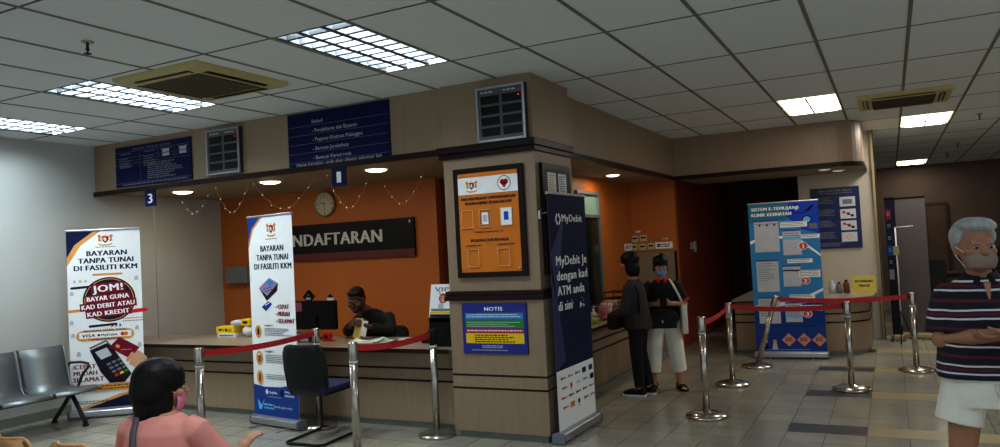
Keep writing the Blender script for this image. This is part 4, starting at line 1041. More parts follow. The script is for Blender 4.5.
def shoe(parent, a, d, m, sole, name='shoe', strap=False, k=1.):
    a, d = Vector(a), Vector(d).normalized(); g = Vector((a.x, a.y, 0)); sd = d.cross(Vector((0,0,1))); R_ = Matrix((sd, d, Vector((0,0,1)))).transposed()
    out = [(.0, -.075), (.034, -.06), (.040, -.01), (.038, .06), (.050, .13), (.042, .18), (.0, .205), (-.042, .185), (-.046, .13), (-.036, .06), (-.038, -.01), (-.034, -.06)]
    mb = MB(); P = lambda x, y, z: tuple(g+sd*x*k+d*y*k+Vector((0,0,z)))
    mb.prism([(x*1.04, y*1.02) for x, y in out], .002, .024, sole, P)
    s1 = mb.build(name+'_sole' if not strap else 'sole', None)
    mb = MB()
    if not strap:
        mb.ell(g+d*-.015+Vector((0,0,.055)), (.042*k, .062*k, .045), m, R_); mb.ell(g+d*.07+Vector((0,0,.045)), (.045*k, .10*k, .04), m, R_); mb.ell(g+d*.135+Vector((0,0,.038)), (.048*k, .068*k, .03), m, R_)
        o = blob(mb, name, parent, m, .006, 3)
    else:
        s1.name = name; s1.parent = parent
        for y, z in ((.10, .052), (.135, .045)):
            MB().tube([P(.046, y, .02), P(.035, y, z*.95), P(0, y, z+.008), P(-.035, y, z*.95), P(-.044, y, .02)], .010, m, 8).build('strap', s1)
        MB().tube([P(.036, -.03, .02), P(.03, -.055, .06), P(0, -.072, .068), P(-.03, -.055, .06), P(-.036, -.03, .02)], .007, m, 8).build('strap', s1)
        return s1
    s1.parent = o; return o

# ---- man with striped polo, walking pose cut by the right edge
def person_man():
    t = thing('person', 'grey haired person in striped navy polo, white shorts and taupe mask', 'person', (.37, 4.24, 0), .10)
    mb = MB()
    H_ = Head((-.022, -.03, 1.49), .22, .03, 0, 1.06)
    H_.skin(mb, Vector((0, .0, 1.33)))
    ring_loft(mb, [(0, 0, .80, .15, .10), (0, 0, .95, .15, .10), (0, 0, 1.15, .155, .10), (0, .01, 1.26, .12, .08), (0, .01, 1.34, .06, .052)], 'ink')
    for s_ in (-1, 1):
        hp = Vector((s_*.09, 0, .86)); kn = Vector((s_*.135, -.02, .46)) ; an = Vector((s_*.135, .03, .09))
        caps(mb, [hp, kn, Vector((s_*.136, .02, .32)), an], [.085, .055, .052, .036], 'ink')
        shoe_pts(mb, an, (s_*.15, -1, 0))
        sh = Vector((s_*.145, .0, 1.262)); el = Vector((s_*.192, -.05, 1.055)); wr = Vector((s_*.055-.02, -.22, 1.075 if s_ < 0 else 1.10))
        if s_ < 0: wr = Vector((.03, -.235, 1.10))
        caps(mb, [sh, el, el.lerp(wr, .5), wr], [.042, .042, .037, .027], 'ink')
        hand(mb, wr, (Vector((.18, -.03, .01)) if s_ < 0 else Vector((-.16, -.06, -.03))), (0, .3, -1 if s_ < 0 else 1), 1 if s_ < 0 else -1, .55)
    blob(mb, 'body', t, 'skin_tan', .0055, 4)
    H_.face(t, 'hair_g', False); H_.mask(t, 'taupemask')
    # hair
    hb = MB(); H_.e(hb, (0, .035, .055), (.084, .088, .078)); H_.e(hb, (0, -.02, .10), (.074, .068, .034)); H_.e(hb, (0, .065, .01), (.074, .050, .065)); H_.e(hb, (.03, -.045, .092), (.045, .036, .026))
    for s_ in (-1, 1): H_.e(hb, (s_*.073, .03, .045), (.016, .045, .045)); H_.e(hb, (s_*.074, -.005, .045), (.012, .02, .03))
    blob(hb, 'hair', t, 'hair_g', .006, 2)
    # polo shirt
    sb = MB()
    ring_loft(sb, [(0, 0, .875, .215, .145), (0, 0, .93, .212, .145), (0, -.005, 1.05, .20, .150), (0, -.005, 1.16, .188, .142), (0, .0, 1.25, .18, .122), (0, .01, 1.305, .145, .095), (0, .012, 1.345, .095, .072)], 'ink', 28)
    for s_ in (-1, 1):
        sb.tube([(s_*.13, 0, 1.285), (s_*.158, -.0, 1.252), (s_*.182, -.022, 1.16), (s_*.194, -.038, 1.085)], [.056, .060, .062, .065], 'ink', 18)
        sb.ell((s_*.145, 0, 1.262), (.062, .062, .058), 'ink')
    sh = blob(sb, 'polo_shirt', t, 'polo', .007, 3)
    # collar and placket
    cm = MB()
    nv_ = mat('navy_cotton', (20,20,36), .85)
    pts = []; n = 24
    vs = []; fs = []
    for k in range(n+1):
        a = -PI/2+.22+(2*PI-.44)*k/n
        vs += [(.066*math.cos(a), .012+.060*math.sin(a)-.0, 1.385-.02*(1-math.sin(a))*.5), (.094*math.cos(a), .010+.088*math.sin(a)-.012*(math.sin(a) < 0), 1.342-.030*(1-math.sin(a))*.5)]
    for k in range(n): fs.append((2*k, 2*k+1, 2*k+3, 2*k+2))
    cm.add(vs, fs, nv_, True); o = cm.build('collar', sh); so = o.modifiers.new('Solid', 'SOLIDIFY'); so.thickness = .006
    cm = MB(); cm.add([(-.014, -.112, 1.325), (.016, -.112, 1.325), (.005, -.140, 1.25), (-.003, -.140, 1.25)], [(0, 3, 2, 1)], 'skin_tan'); cm.build('neck_opening', sh)
    # shorts
    sb = MB(); ring_loft(sb, [(0, 0, .74, .19, .125), (0, 0, .80, .195, .13), (0, 0, .90, .18, .125)], 'ink', 28)
    for s_ in (-1, 1): sb.tube([(s_*.092, 0, .86), (s_*.112, 0, .76), (s_*.135, -.005, .655)], [.10, .102, .104], 'ink', 22)
    so_ = blob(sb, 'shorts', t, 'shorts', .007, 3)
    MB().tube([(.0, -.133, .86), (.012, -.14, .80)], .005, 'white', 6).tube([(.02, -.133, .86), (.028, -.14, .81)], .005, 'white', 6).build('drawstring', so_)
    for s_ in (-1, 1): shoe(t, (s_*.135, .03, .09), (s_*.15, -1, 0), 'black', 'black', 'sandal', True)
person_man()

def bob(H_, hb, long=.0, v=1.):
    H_.e(hb, (0, .024, .036), (.090*v, .104*v, .088*v)); H_.e(hb, (0, .050, -.045-long*.5), (.086*v, .066*v, .078+long*.5))
    for s_ in (-1, 1): H_.e(hb, (s_*.060*v, .022, -.035-long*.4), (.030, .056*v, .078+long*.4))
    H_.e(hb, (0, -.044, .070), (.068*v, .038, .034))

# ---- woman in pink, seated, seen from behind
def person_pink():
    t = thing('person', 'seated person in pink shirt seen from behind, pink mask, grey shoulder strap', 'person', (-3.09, 2.46, 0), 3.35)
    # local facing -Y
    mb = MB(); H_ = Head((.03, .0, .985), -.80, .08, 0, 1.06)
    H_.skin(mb, Vector((0, .03, .86)))
    ring_loft(mb, [(0, .03, .42, .16, .13), (0, .05, .60, .14, .11), (0, .06, .75, .145, .10), (0, .05, .80, .12, .08), (0, .04, .88, .06, .05)], 'ink')
    for s_ in (-1, 1):
        hp = Vector((s_*.09, .02, .50)); kn = Vector((s_*.11, -.40, .50)); an = Vector((s_*.11, -.40, .09))
        caps(mb, [hp, kn], [.08, .06], 'ink'); caps(mb, [kn, kn.lerp(an, .35), an], [.056, .054, .036], 'ink'); shoe_pts(mb, an, (0, -1, 0))
        sh = Vector((s_*.145, .05, .795))
        if s_ > 0: el = Vector((.22, .0, .60)); wr = Vector((.12, -.22, .58)); dr = (-.05, -.12, .0)
        else: el = Vector((-.25, -.0, .60)); wr = Vector((-.28, -.14, .665)); dr = (-.05, -.08, .09)
        caps(mb, [sh, el, el.lerp(wr, .5), wr], [.046, .038, .034, .025], 'ink'); hand(mb, wr, dr, (0, -.2, -1), s_*-1, .5, .92)
    blob(mb, 'body', t, 'skin_mid', .0055, 4)
    H_.face(t, 'hair_b', False); H_.mask(t, 'pinkmask')
    hb = MB(); bob(H_, hb, .06, 1.10); H_.e(hb, (0, .045, -.01), (.106, .098, .11)); blob(hb, 'hair', t, 'hair_b', .006, 8)
    sb = MB(); ring_loft(sb, [(0, .03, .46, .19, .155), (0, .04, .58, .185, .15), (0, .055, .72, .185, .135), (0, .055, .80, .175, .115), (0, .05, .845, .14, .09), (0, .045, .872, .085, .066)], 'ink', 26)
    for s_ in (-1, 1):
        el = Vector((.235, .0, .66)) if s_ > 0 else Vector((-.245, -.02, .66))
        sb.tube([(s_*.13, .05, .825), (s_*.175, .045, .80), tuple(Vector((s_*.18, .045, .80)).lerp(el, .6)), tuple(el)], [.055, .066, .068, .072], 'ink', 18); sb.ell((s_*.15, .048, .80), (.065, .065, .055), 'ink')
    sh = blob(sb, 'shirt', t, 'pink', .007, 4)
    sb = MB(); ring_loft(sb, [(0, .02, .44, .18, .15), (0, .02, .54, .18, .15)], 'ink')
    for s_ in (-1, 1):
        sb.tube([(s_*.09, .02, .52), (s_*.105, -.40, .50)], [.095, .078], 'ink', 18); sb.ell((s_*.105, -.40, .50), (.078, .078, .078), 'ink'); sb.tube([(s_*.105, -.40, .50), (s_*.11, -.40, .12)], [.075, .062], 'ink', 18)
    blob(sb, 'trousers', t, 'blackc', .008, 3); t.scale = (1, 1, 1.035)
    for s_ in (-1, 1): shoe(t, (s_*.11, -.40, .09), (0, -1, 0), 'black', 'grey')
    # crossbody strap over her left shoulder (left in the photo)
    mb = MB(); pts = [(.10, -.03, .885), (.10, .05, .892), (.085, .115, .876), (.065, .168, .82), (.045, .202, .74), (.01, .225, .65), (-.03, .228, .55), (-.08, .21, .47)]
    vs = []; fs = []
    for p in pts: vs += [(p[0]-.016, p[1], p[2]), (p[0]+.016, p[1], p[2]-.006)]
    for k in range(len(pts)-1): fs.append((2*k, 2*k+1, 2*k+3, 2*k+2))
    mb.add(vs, fs, 'greystrap', True); o = mb.build('bag_strap', t); so = o.modifiers.new('Solid', 'SOLIDIFY'); so.thickness = .005; so.offset = 0
person_pink()

# ---- woman in dark cardigan at the side counter
def person_cardigan():
    t = thing('person', 'person in dark grey cardigan and black trousers leaning at the side counter', 'person', (-2.40, 7.60, 0), -1.62)
    mb = MB(); H_ = Head((.0, -.05, 1.375), .12, .12, 0, .97)
    H_.skin(mb, Vector((0, .0, 1.20)))
    ring_loft(mb, [(0, .02, .72, .14, .10), (0, .01, .85, .125, .09), (0, .0, 1.0, .13, .09), (0, 0, 1.14, .13, .08), (0, 0, 1.20, .055, .05)], 'ink')
    for s_ in (-1, 1):
        hp = Vector((s_*.08, .02, .76)); kn = Vector((s_*.07, .0, .43)); an = Vector((s_*.07, .03 if s_ > 0 else .09, .08))
        caps(mb, [hp, kn, kn.lerp(an, .3), an], [.075, .05, .048, .034], 'ink'); shoe_pts(mb, an, (0, -1, 0), .95)
        sh = Vector((s_*.13, -.01, 1.125)); el = Vector((s_*.20, -.06, .90)); wr = Vector((s_*.12, -.26, .83))
        caps(mb, [sh, el, wr], [.044, .036, .024], 'ink'); hand(mb, wr, (-s_*.04, -.12, -.02), (0, .1, -1), s_*-1, .5, .9)
    blob(mb, 'body', t, 'skin_mid', .006, 4)
    H_.face(t); 
    hb = MB(); bob(H_, hb, .05, 1.08); blob(hb, 'hair', t, 'hair_b', .006, 7)
    sb = MB(); ring_loft(sb, [(0, .025, .70, .185, .155), (0, .02, .80, .175, .145), (0, .005, .95, .165, .13), (0, .0, 1.08, .165, .115), (0, 0, 1.15, .145, .095), (0, 0, 1.205, .075, .062)], 'ink', 26)
    for s_ in (-1, 1):
        el = Vector((s_*.20, -.06, .90)); wr = Vector((s_*.13, -.24, .835)); sb.tube([(s_*.12, 0, 1.155), (s_*.16, -.01, 1.12), tuple(el)], [.05, .058, .052], 'ink', 16); sb.ell(el, (.052,)*3, 'ink'); sb.tube([tuple(el), tuple(wr)], [.052, .042], 'ink', 16); sb.ell((s_*.14, 0, 1.13), (.055, .055, .05), 'ink')
    blob(sb, 'cardigan', t, 'cardigan', .008, 4)
    sb = MB(); ring_loft(sb, [(0, .02, .68, .16, .125), (0, .02, .82, .15, .115)], 'ink')
    for s_ in (-1, 1):
        e_ = .03 if s_ > 0 else .09
        sb.tube([(s_*.078, .02, .74), (s_*.07, .01, .45), (s_*.07, e_+.0, .10)], [.088, .072, .058], 'ink', 18)
    blob(sb, 'trousers', t, 'blackc', .008, 3)
    for s_ in (-1, 1): shoe(t, (s_*.07, .03 if s_ > 0 else .09, .08), (0, -1, 0), 'black', 'white', 'sneaker')
    mb = MB(); mb.tube([(.115, -.10, .86), (.13, -.09, 1.10), (.125, -.0, 1.20), (.13, .10, 1.08), (.16, .10, .86)], .009, 'black', 8)
    o = mb.build('bag_strap', t)
    t.scale = (.92, .92, 1)
    tb = thing('handbag', 'black handbag held in front of the person at the side counter', 'bag', (-2.62, 7.62, .69), 0)
    MB().rbox(-.06, .06, -.15, .15, 0, .17, 'blackf', .04, 4).build('bag_body', tb, bevel=.015); MB().tube([(0, -.1, .16), (0, -.08, .23), (0, .08, .23), (0, .1, .16)], .007, 'black', 8).build('handle', tb)
person_cardigan()

# ---- woman looking at phone
def person_phone():
    t = thing('person', 'person in black polo with red collar and cream culottes looking down at a phone', 'person', (-2.22, 8.0, 0), .30)
    mb = MB(); H_ = Head((.0, -.06, 1.33), .05, -.42, 0, .97); H_.R = Matrix.Rotation(.05, 3, 'Z') @ Matrix.Rotation(.42, 3, 'X')
    H_.skin(mb, Vector((0, .0, 1.17)))
    ring_loft(mb, [(0, .0, .70, .14, .10), (0, .0, .85, .125, .09), (0, .0, 1.0, .13, .09), (0, 0, 1.12, .13, .08), (0, 0, 1.18, .055, .05)], 'ink')
    for s_ in (-1, 1):
        hp = Vector((s_*.08, .0, .74)); kn = Vector((s_*.12, -.02, .42)); an = Vector((s_*.145, .0 if s_ > 0 else .05, .07))
        caps(mb, [hp, kn, kn.lerp(an, .3), an], [.075, .05, .048, .033], 'ink'); shoe_pts(mb, an, (s_*.25, -1, 0), .9)
        sh = Vector((s_*.135, .0, 1.095)); el = Vector((s_*.245, -.04, .90)); wr = Vector((s_*.08, -.22, .93))
        caps(mb, [sh, el, wr], [.043, .036, .025], 'ink'); hand(mb, wr, (-s_*.10, -.03, .0), (0, .9, .35), s_*-1, .45, .85)
    blob(mb, 'body', t, 'skin_mid', .006, 4)
    H_.face(t, 'hair_b', False); H_.mask(t, 'bluemask')
    hb = MB(); bob(H_, hb, .0); H_.e(hb, (0, -.055, .06), (.066, .04, .045)); blob(hb, 'hair', t, 'hair_b', .006, 7)
    sb = MB(); ring_loft(sb, [(0, 0, .76, .18, .14), (0, 0, .88, .17, .135), (0, .0, 1.0, .168, .125), (0, .0, 1.08, .165, .11), (0, 0, 1.125, .145, .092), (0, 0, 1.175, .075, .062)], 'ink', 26)
    for s_ in (-1, 1):
        el = Vector((s_*.235, -.03, .945)); sb.tube([(s_*.12, 0, 1.13), (s_*.17, -.0, 1.09), tuple(el)], [.05, .06, .066], 'ink', 16); sb.ell((s_*.14, 0, 1.10), (.056, .055, .05), 'ink')
    sh = blob(sb, 'polo_shirt', t, 'blackc', .008, 4)
    for s_ in (-1, 1):
        el = Vector((s_*.235, -.03, .945)); d_ = (el-Vector((s_*.17, 0, 1.09))).normalized(); MB().tube([el-d_*.002, el+d_*.018], [.068, .067], 'redc', 18).build('sleeve_cuff', sh)
    cm = MB(); vs = []; fs = []; n = 20
    for k in range(n+1):
        a = -PI/2+.3+(2*PI-.6)*k/n; vs += [(.060*math.cos(a), .056*math.sin(a), 1.215-.02*(1-math.sin(a))*.5), (.088*math.cos(a), .082*math.sin(a)-.012*(math.sin(a) < 0), 1.165-.025*(1-math.sin(a))*.5)]
    for k in range(n): fs.append((2*k, 2*k+1, 2*k+3, 2*k+2))
    cm.add(vs, fs, 'redc', True); o = cm.build('collar', sh); so = o.modifiers.new('Solid', 'SOLIDIFY'); so.thickness = .006
    sb = MB(); ring_loft(sb, [(0, .0, .66, .17, .13), (0, .0, .82, .15, .12)], 'ink')
    for s_ in (-1, 1): sb.tube([(s_*.082, .0, .74), (s_*.115, -.01, .48), (s_*.145, .015, .19)], [.098, .092, .086], 'ink', 20)
    blob(sb, 'culottes', t, 'culotte', .008, 4)
    for s_ in (-1, 1): shoe(t, (s_*.145, .0 if s_ > 0 else .05, .07), (s_*.25, -1, 0), 'black', 'black', 'sandal', True, .92)
    t.scale = (.94, 1, 1)
    R_ = Matrix.Rotation(.30, 3, 'Z'); P = lambda x, y, z: Vector((-2.22, 8.0, 0))+R_ @ Vector((x, y, z))
    tp = thing('phone', 'dark phone held in both hands below the blue mask', 'phone', P(0, -.29, .965), .30, rot=(-.6, 0, .30))
    MB().rbox(-.036, .036, -.004, .004, -.072, .072, 'black', .008, 3, 'y').build('phone_body', tp); MB().box(-.032, .032, .004, .005, -.065, .065, 'glass').build('screen', tp)
    tb = thing('sling_bag', 'black sling bag worn at the waist over the cream culottes', 'bag', P(-.01, -.19, .66), .30)
    mb = MB(); mb.ell((0, 0, .11), (.17, .055, .105), 'ink'); mb.box(-.14, .14, -.045, .045, .01, .16, 'ink'); blob(mb, 'bag_body', tb, 'blackf', .008, 4); MB().box(-.012, .0, -.062, -.055, .07, .1, 'alu').build('zip_pull', tb)
    tb = thing('tote_bag', 'cream canvas tote bag on the shoulder of the person with the phone', 'bag', P(.215, -.02, .60), .30)
    mb = MB(); mb.prism([(-.16, 0), (.14, .0), (.12, .30), (-.13, .30)], -.03, .03, 'canvas', P=lambda a, b, c: (c, a, b)); mb.build('bag_body', tb, bevel=.012)
    MB().tube([(-.0, -.06, .29), (-.055, -.085, .42), (-.10, -.075, .52), (-.13, .0, .565), (-.12, .06, .52), (-.04, .07, .38), (0, .06, .29)], .013, 'canvas', 8).build('strap', tb)
person_phone()

# ---- clerk behind the counter
def person_clerk():
    t = thing('person', 'clerk in dark clothes bent over papers behind the reception counter', 'person', (-4.94, 6.60, 0), .10)
    mb = MB(); H_ = Head((-.08, -.30, 1.125), .1, 0, 0, 1.1); H_.R = Matrix.Rotation(.15, 3, 'Z') @ Matrix.Rotation(.35, 3, 'X')
    H_.skin(mb, Vector((.0, -.16, .99)))
    ring_loft(mb, [(0, .05, .46, .16, .12), (0, .0, .62, .15, .11), (.01, -.06, .78, .155, .11), (.02, -.12, .92, .15, .09), (.02, -.15, 1.0, .06, .055)], 'ink')
    for s_ in (-1, 1):
        hp = Vector((s_*.09, .03, .54)); kn = Vector((s_*.12, -.38, .54)); an = Vector((s_*.12, -.36, .09))
        caps(mb, [hp, kn], [.08, .058], 'ink'); caps(mb, [kn, kn.lerp(an, .35), an], [.055, .054, .036], 'ink'); shoe_pts(mb, an, (0, -1, 0))
        sh = Vector((s_*.185+.02, -.11, .925)); el = Vector((s_*.25+.03, -.24, .80)); wr = Vector((s_*.105, -.40, .87))
        caps(mb, [sh, el, wr], [.05, .042, .028], 'ink'); hand(mb, wr, (-s_*.08, -.06, .05), (-s_*.6, .3, .0), s_*-1, .6, 1.0)
    blob(mb, 'body', t, 'skin_dark', .006, 4)
    H_.face(t)
    hb = MB(); H_.e(hb, (0, .03, .055), (.080, .092, .076)); H_.e(hb, (0, -.035, .098), (.064, .05, .028)); H_.e(hb, (0, .07, .0), (.070, .040, .06))
    blob(hb, 'hair', t, 'hair_b', .006, 3)
    sb = MB(); ring_loft(sb, [(0, .05, .50, .20, .15), (0, .0, .62, .19, .145), (.01, -.06, .76, .20, .14), (.02, -.10, .87, .205, .125), (.02, -.13, .95, .17, .10), (.015, -.16, 1.0, .085, .075), (.01, -.18, 1.03, .072, .068)], 'ink', 26)
    for s_ in (-1, 1):
        sh = Vector((s_*.17+.02, -.11, .925)); el = Vector((s_*.26+.03, -.24, .81)); wr = Vector((s_*.13, -.37, .855))
        sb.tube([sh, el], [.066, .062], 'ink', 16); sb.ell(sh, (.067,)*3, 'ink'); sb.ell(el, (.062,)*3, 'ink'); sb.tube([el, wr], [.062, .048], 'ink', 16)
    sh = blob(sb, 'shirt', t, 'clerkshirt', .008, 4)
    mb = MB(); vs = []; fs = []
    for k in range(13):
        a = -.3+(PI+.6)*k/12; vs += [(.02+.085*math.cos(a), -.145+.075*math.sin(a), 1.012), (.02+.17*math.cos(a), -.12+.115*math.sin(a), .955)]
    for k in range(12): fs.append((2*k, 2*k+1, 2*k+3, 2*k+2))
    mb.add(vs, fs, mat('blue_collar', (34,46,110), .8), True); mb.build('collar', sh)
    sb = MB()
    for s_ in (-1, 1):
        sb.tube([(s_*.09, .03, .53), (s_*.12, -.38, .535)], [.098, .078], 'ink', 16); sb.ell((s_*.12, -.38, .535), (.078,)*3, 'ink'); sb.tube([(s_*.12, -.38, .535), (s_*.12, -.36, .10)], [.074, .062], 'ink', 16)
    ring_loft(sb, [(0, .04, .49, .18, .14), (0, .04, .60, .17, .13)], 'ink')
    blob(sb, 'trousers', t, 'blackc', .008, 3)
    for s_ in (-1, 1): shoe(t, (s_*.12, -.36, .09), (0, -1, 0), 'black', 'black')
    te = thing('envelope', 'pale yellow booklet held up by the clerk', 'booklet', (-4.86, 6.12, .765), .15, rot=(-.25, .12, .25))
    MB().box(-.085, .03, -.003, .003, 0, .20, 'yellowc', rot=(0, 0, -.5), c=(.03, 0, 0)).build('cover', te); MB().box(.03, .085, -.003, .003, .02, .18, 'paper', rot=(0, 0, .6), c=(.03, 0, 0)).build('page', te)
person_clerk()

# ================================================================== SMALL THINGS ON THE COUNTERS
TZ = .745
def on_box(name, label, cat, x, y, z, w, d_, h, m, rz=0, fn=None, group=None):
    t = thing(name, label, cat, (x, y, z), rz, group); MB().box(-w/2, w/2, -d_/2, d_/2, 0, h, m).build('carton', t, bevel=.003)
    mb = MB(); p = Print(mb, -d_/2-.001); (fn or (lambda p: p.rect(-w*.2, w*.2, h*.3, h*.7, 'ink')))(p); mb.build('front_print', t); return t
def yb(p): p.fine(-.09, -.01, .05, .022, 'ink', 1, ragged=0).circ(.02, .036, .018, 'ink').fine(.05, .10, .045, .01, 'ink', 2)
on_box('carton', 'yellow carton with black print on a white box at the counter left', 'box', -6.80, 6.25, TZ+.045, .25, .14, .075, 'yellowp', .1, yb, 'yellow cartons on the reception counter')
on_box('carton', 'white flat box under the yellow carton', 'box', -6.77, 6.25, TZ, .26, .16, .044, 'white', .1, lambda p: p.rect(-.1, .1, .012, .03, 'grey'))
on_box('carton', 'small yellow carton tilted behind, half hidden by the slim banner', 'box', -6.50, 6.27, TZ+.13, .14, .12, .07, 'yellowp', -.1, lambda p: p.rect(-.04, .04, .02, .05, 'ink'), 'yellow cartons on the reception counter')
t = thing('glove_box', 'white and grey crumpled packet on top of the yellow carton', 'packet', (-6.66, 6.28, TZ+.121), .2)
mb = MB(); mb.ell((0, 0, .035), (.12, .07, .034), 'ink'); mb.box(-.09, .05, -.05, .05, 0, .05, 'ink'); blob(mb, 'packet_body', t, 'lgrey', .008, 3)
t = thing('plastic_bag', 'rounded white plastic bag next to the cartons on the counter', 'bag', (-6.50, 6.27, TZ))
mb = MB(); mb.ell((0, 0, .066), (.085, .075, .064), 'ink'); blob(mb, 'bag_body', t, 'white', .008, 3); MB().tube([(0, 0, .12), (.02, 0, .13)], .012, 'white').build('knot', t)
# stack of papers right of the banner
t = thing('paper_stack', 'stack of files right of the slim banner on the counter', 'papers', (-5.92, 6.2, TZ), .1)
for k in range(6): MB().box(-.16, .16, -.11, .11, k*.018, k*.018+.015, ('lgrey', 'paper', 'grey')[k % 3], rot=(0, 0, .06*((k*37) % 5-2)), c=(0, 0, 0)).build('file', t)
# monitor seen from behind
t = thing('monitor', 'black computer monitor seen from behind at the reception counter', 'monitor', (-5.42, 6.15, TZ), .05)
MB().rbox(-.27, .27, -.02, .02, .10, .40, 'black', .012, 3, 'y').build('housing', t); MB().box(-.25, .25, .02, .022, .12, .38, 'glass').build('screen', t)
MB().box(-.03, .03, -.035, -.01, .01, .25, 'black').build('neck', t); MB().rbox(-.12, .12, -.09, .09, 0, .012, 'black', .03).build('stand_base', t)
MB().box(-.25, -.16, -.023, -.02, .29, .385, mat('pink_note', (150,70,110), .6)).build('sticky_note', t)
t = thing('ornament', 'dark diamond shaped ornament on top of the monitor', 'ornament', (-5.50, 6.15, TZ+.40), .05)
MB().prism([(-.075, .045), (0, .115), (.075, .045), (.03, .0), (-.03, .0)], -.012, .012, 'black', P=lambda a, b, c: (a, c, b)).build('plaque', t); mb = MB(); Print(mb, -.013).rect(-.03, .03, .012, .035, 'lgrey').circ(0, .062, .012, 'grey'); mb.build('front_print', t)
t = thing('ornament', 'small dark and white house shaped ornament at the monitor corner', 'ornament', (-5.22, 6.16, TZ+.40), .05)
MB().box(-.035, .035, -.012, .012, 0, .03, 'white').build('block', t); MB().prism([(-.035, .03), (.035, .03), (0, .065)], -.012, .012, 'black', P=lambda a, b, c: (a, c, b)).build('roof', t)
t = thing('tape_dispenser', 'round red tape dispenser on the counter beside the monitor', 'dispenser', (-5.13, 5.98, TZ), .2)
MB().lathe([(.045, -.025), (.05, -.02), (.05, .02), (.045, .025)], (0, 0, .05), 'redplastic', 24, RY).build('reel', t); MB().lathe([(.018, -.028), (.018, .028)], (0, 0, .05), 'black', 16, RY).build('hub', t); MB().box(-.05, .08, -.025, .025, 0, .012, 'redplastic').build('dispenser_base', t)
t = thing('desk_box', 'small dark box with white label beside the red tape dispenser', 'box', (-5.33, 5.92, TZ), .1)
MB().box(-.09, .09, -.05, .05, 0, .07, mat('dark_blue_box', (22,28,48), .5)).build('carton', t, bevel=.004); mb = MB(); Print(mb, -.052).rect(-.06, .04, .012, .04, 'lgrey'); mb.build('front_label', t)
# loose papers
for x, y, rz, m, l in ((-4.62, 5.98, .3, 'paper', 'loose white sheet in front of the clerk, left of two'), (-4.42, 6.02, -.2, mat('green_paper', (190,214,200), .6), 'loose pale green sheet in front of the clerk')):
    t = thing('paper_sheet', l, 'paper', (x, y, TZ), rz, 'loose papers on the reception counter')
    mb = MB(); n = 8; vs = []; fs = []
    for i in range(n+1):
        for j in (0, 1): u = i/n*2-1; vs.append((.15*u, -.1+.2*j, .004+.028*(abs(u)**3)*(1 if j else .5)))
    for i in range(n): fs.append((2*i, 2*i+2, 2*i+3, 2*i+1))
    mb.add(vs, fs, m, True); o = mb.build('sheet', t)
    mb = MB(); 
    for k in range(4): mb.box(-.09, .05, -.06+k*.03, -.055+k*.03, .006, .0065, 'grey')
    mb.build('text_lines', t)
t = thing('card_reader', 'white card reader on the counter right of the papers', 'card reader', (-4.14, 6.0, TZ), -.1)
MB().rbox(-.10, .10, -.06, .06, 0, .035, 'white', .02, 3).build('case', t, bevel=.005)
mb = MB(); mb.box(-.03, .08, -.04, .03, .035, .038, 'grey'); mb.build('keypad', t)
t = thing('telephone', 'black desk telephone on the counter near the column', 'telephone', (-3.86, 6.02, TZ), -.1)
MB().prism([(-.1, 0), (.1, 0), (.1, .07), (-.1, .03)], -.09, .09, 'black', P=lambda a, b, c: (c, a, b)).build('case', t, bevel=.004); MB().tube([(-.06, -.07, .07), (-.06, 0, .10), (-.06, .07, .11)], [.024, .014, .024], 'black').build('handset', t)
t = thing('document_tray', 'black document tray box on the counter against the column', 'tray', (-3.62, 5.84, TZ))
for a in ((-.12, .12, -.1, .1, 0, .008), (-.12, -.112, -.1, .1, .008, .25), (.112, .12, -.1, .1, .008, .25), (-.112, .112, .092, .1, .008, .25), (-.112, .112, -.1, -.092, .008, .22), (-.12, .12, -.1, .1, .25, .258)): MB().box(*a, 'black').build('panel', t)
t = thing('poster_stand', 'white tilted poster with red portrait print on the black tray', 'poster', (-3.655, 5.80, TZ+.258))
R_ = (-.22, 0, 0)
o = MB().box(-.12, .12, -.004, 0, 0, .30, 'paper').build('poster_sheet', t, rot=R_)
mb = MB(); p = Print(mb, -.005); p.text('VIP', 0, .235, .04, 'grey', w=.15).circ(.02, .17, .045, 'redp').L().circ(.02, .165, .03, 'skinprint').L(); p.rect(-.1, .11, .055, .075, 'grey').rect(-.11, .11, .03, .05, 'yellowp').rect(-.11, .11, .0, .025, 'ink').circ(0, .1, .03, 'lgrey'); mb.build('poster_print', t, rot=R_)
MB().tube([(0, .0, .25), (0, .09, .0)], .005, 'alu').build('easel_leg', t)
# side counter
SZ = .695
t = thing('sanitizer_bottle', 'clear pump bottle with green liquid on the side counter', 'bottle', (-3.02, 8.02, SZ))
MB().lathe([(.032, 0), (.036, .01), (.036, .07)], (0,0,0), 'greenliq', 20).lathe([(.036, .07), (.036, .11), (.02, .135), (.013, .14)], (0,0,0), 'lgrey', 20).build('bottle_body', t); MB().lathe([(.015, .14), (.015, .16), (.005, .162), (.005, .19)], (0,0,0), 'white', 12).box(-.006, .03, -.006, .006, .185, .197, 'white').build('pump', t)
t = thing('cup', 'dusty pink plastic cup holding pens on the side counter', 'cup', (-3.02, 8.38, SZ))
MB().lathe([(.05, 0), (.058, .01), (.066, .155), (.062, .155), (.055, .02), (.0, .015)], (0,0,0), 'pinkcup', 24).build('cup_body', t)
for k, m in enumerate(('blue', 'ink', 'redp')):
    tp = thing('pen', ('blue pen leaning in the pink cup', 'black pen leaning in the pink cup', 'red pen leaning in the pink cup')[k], 'pen', (-3.02, 8.38, SZ+.02)); a = k*2.1
    MB().tube([(0, 0, 0), (.05*math.cos(a), .05*math.sin(a), .20)], .004, m, 8).build('barrel', tp); MB().ell((.05*math.cos(a), .05*math.sin(a), .20), (.005,)*3, 'black', nu=8, nv=6).build('cap', tp)
t = thing('wire_basket', 'wire basket of stationery on the side counter behind the pink cup', 'basket', (-3.12, 8.85, SZ))
mb = MB()
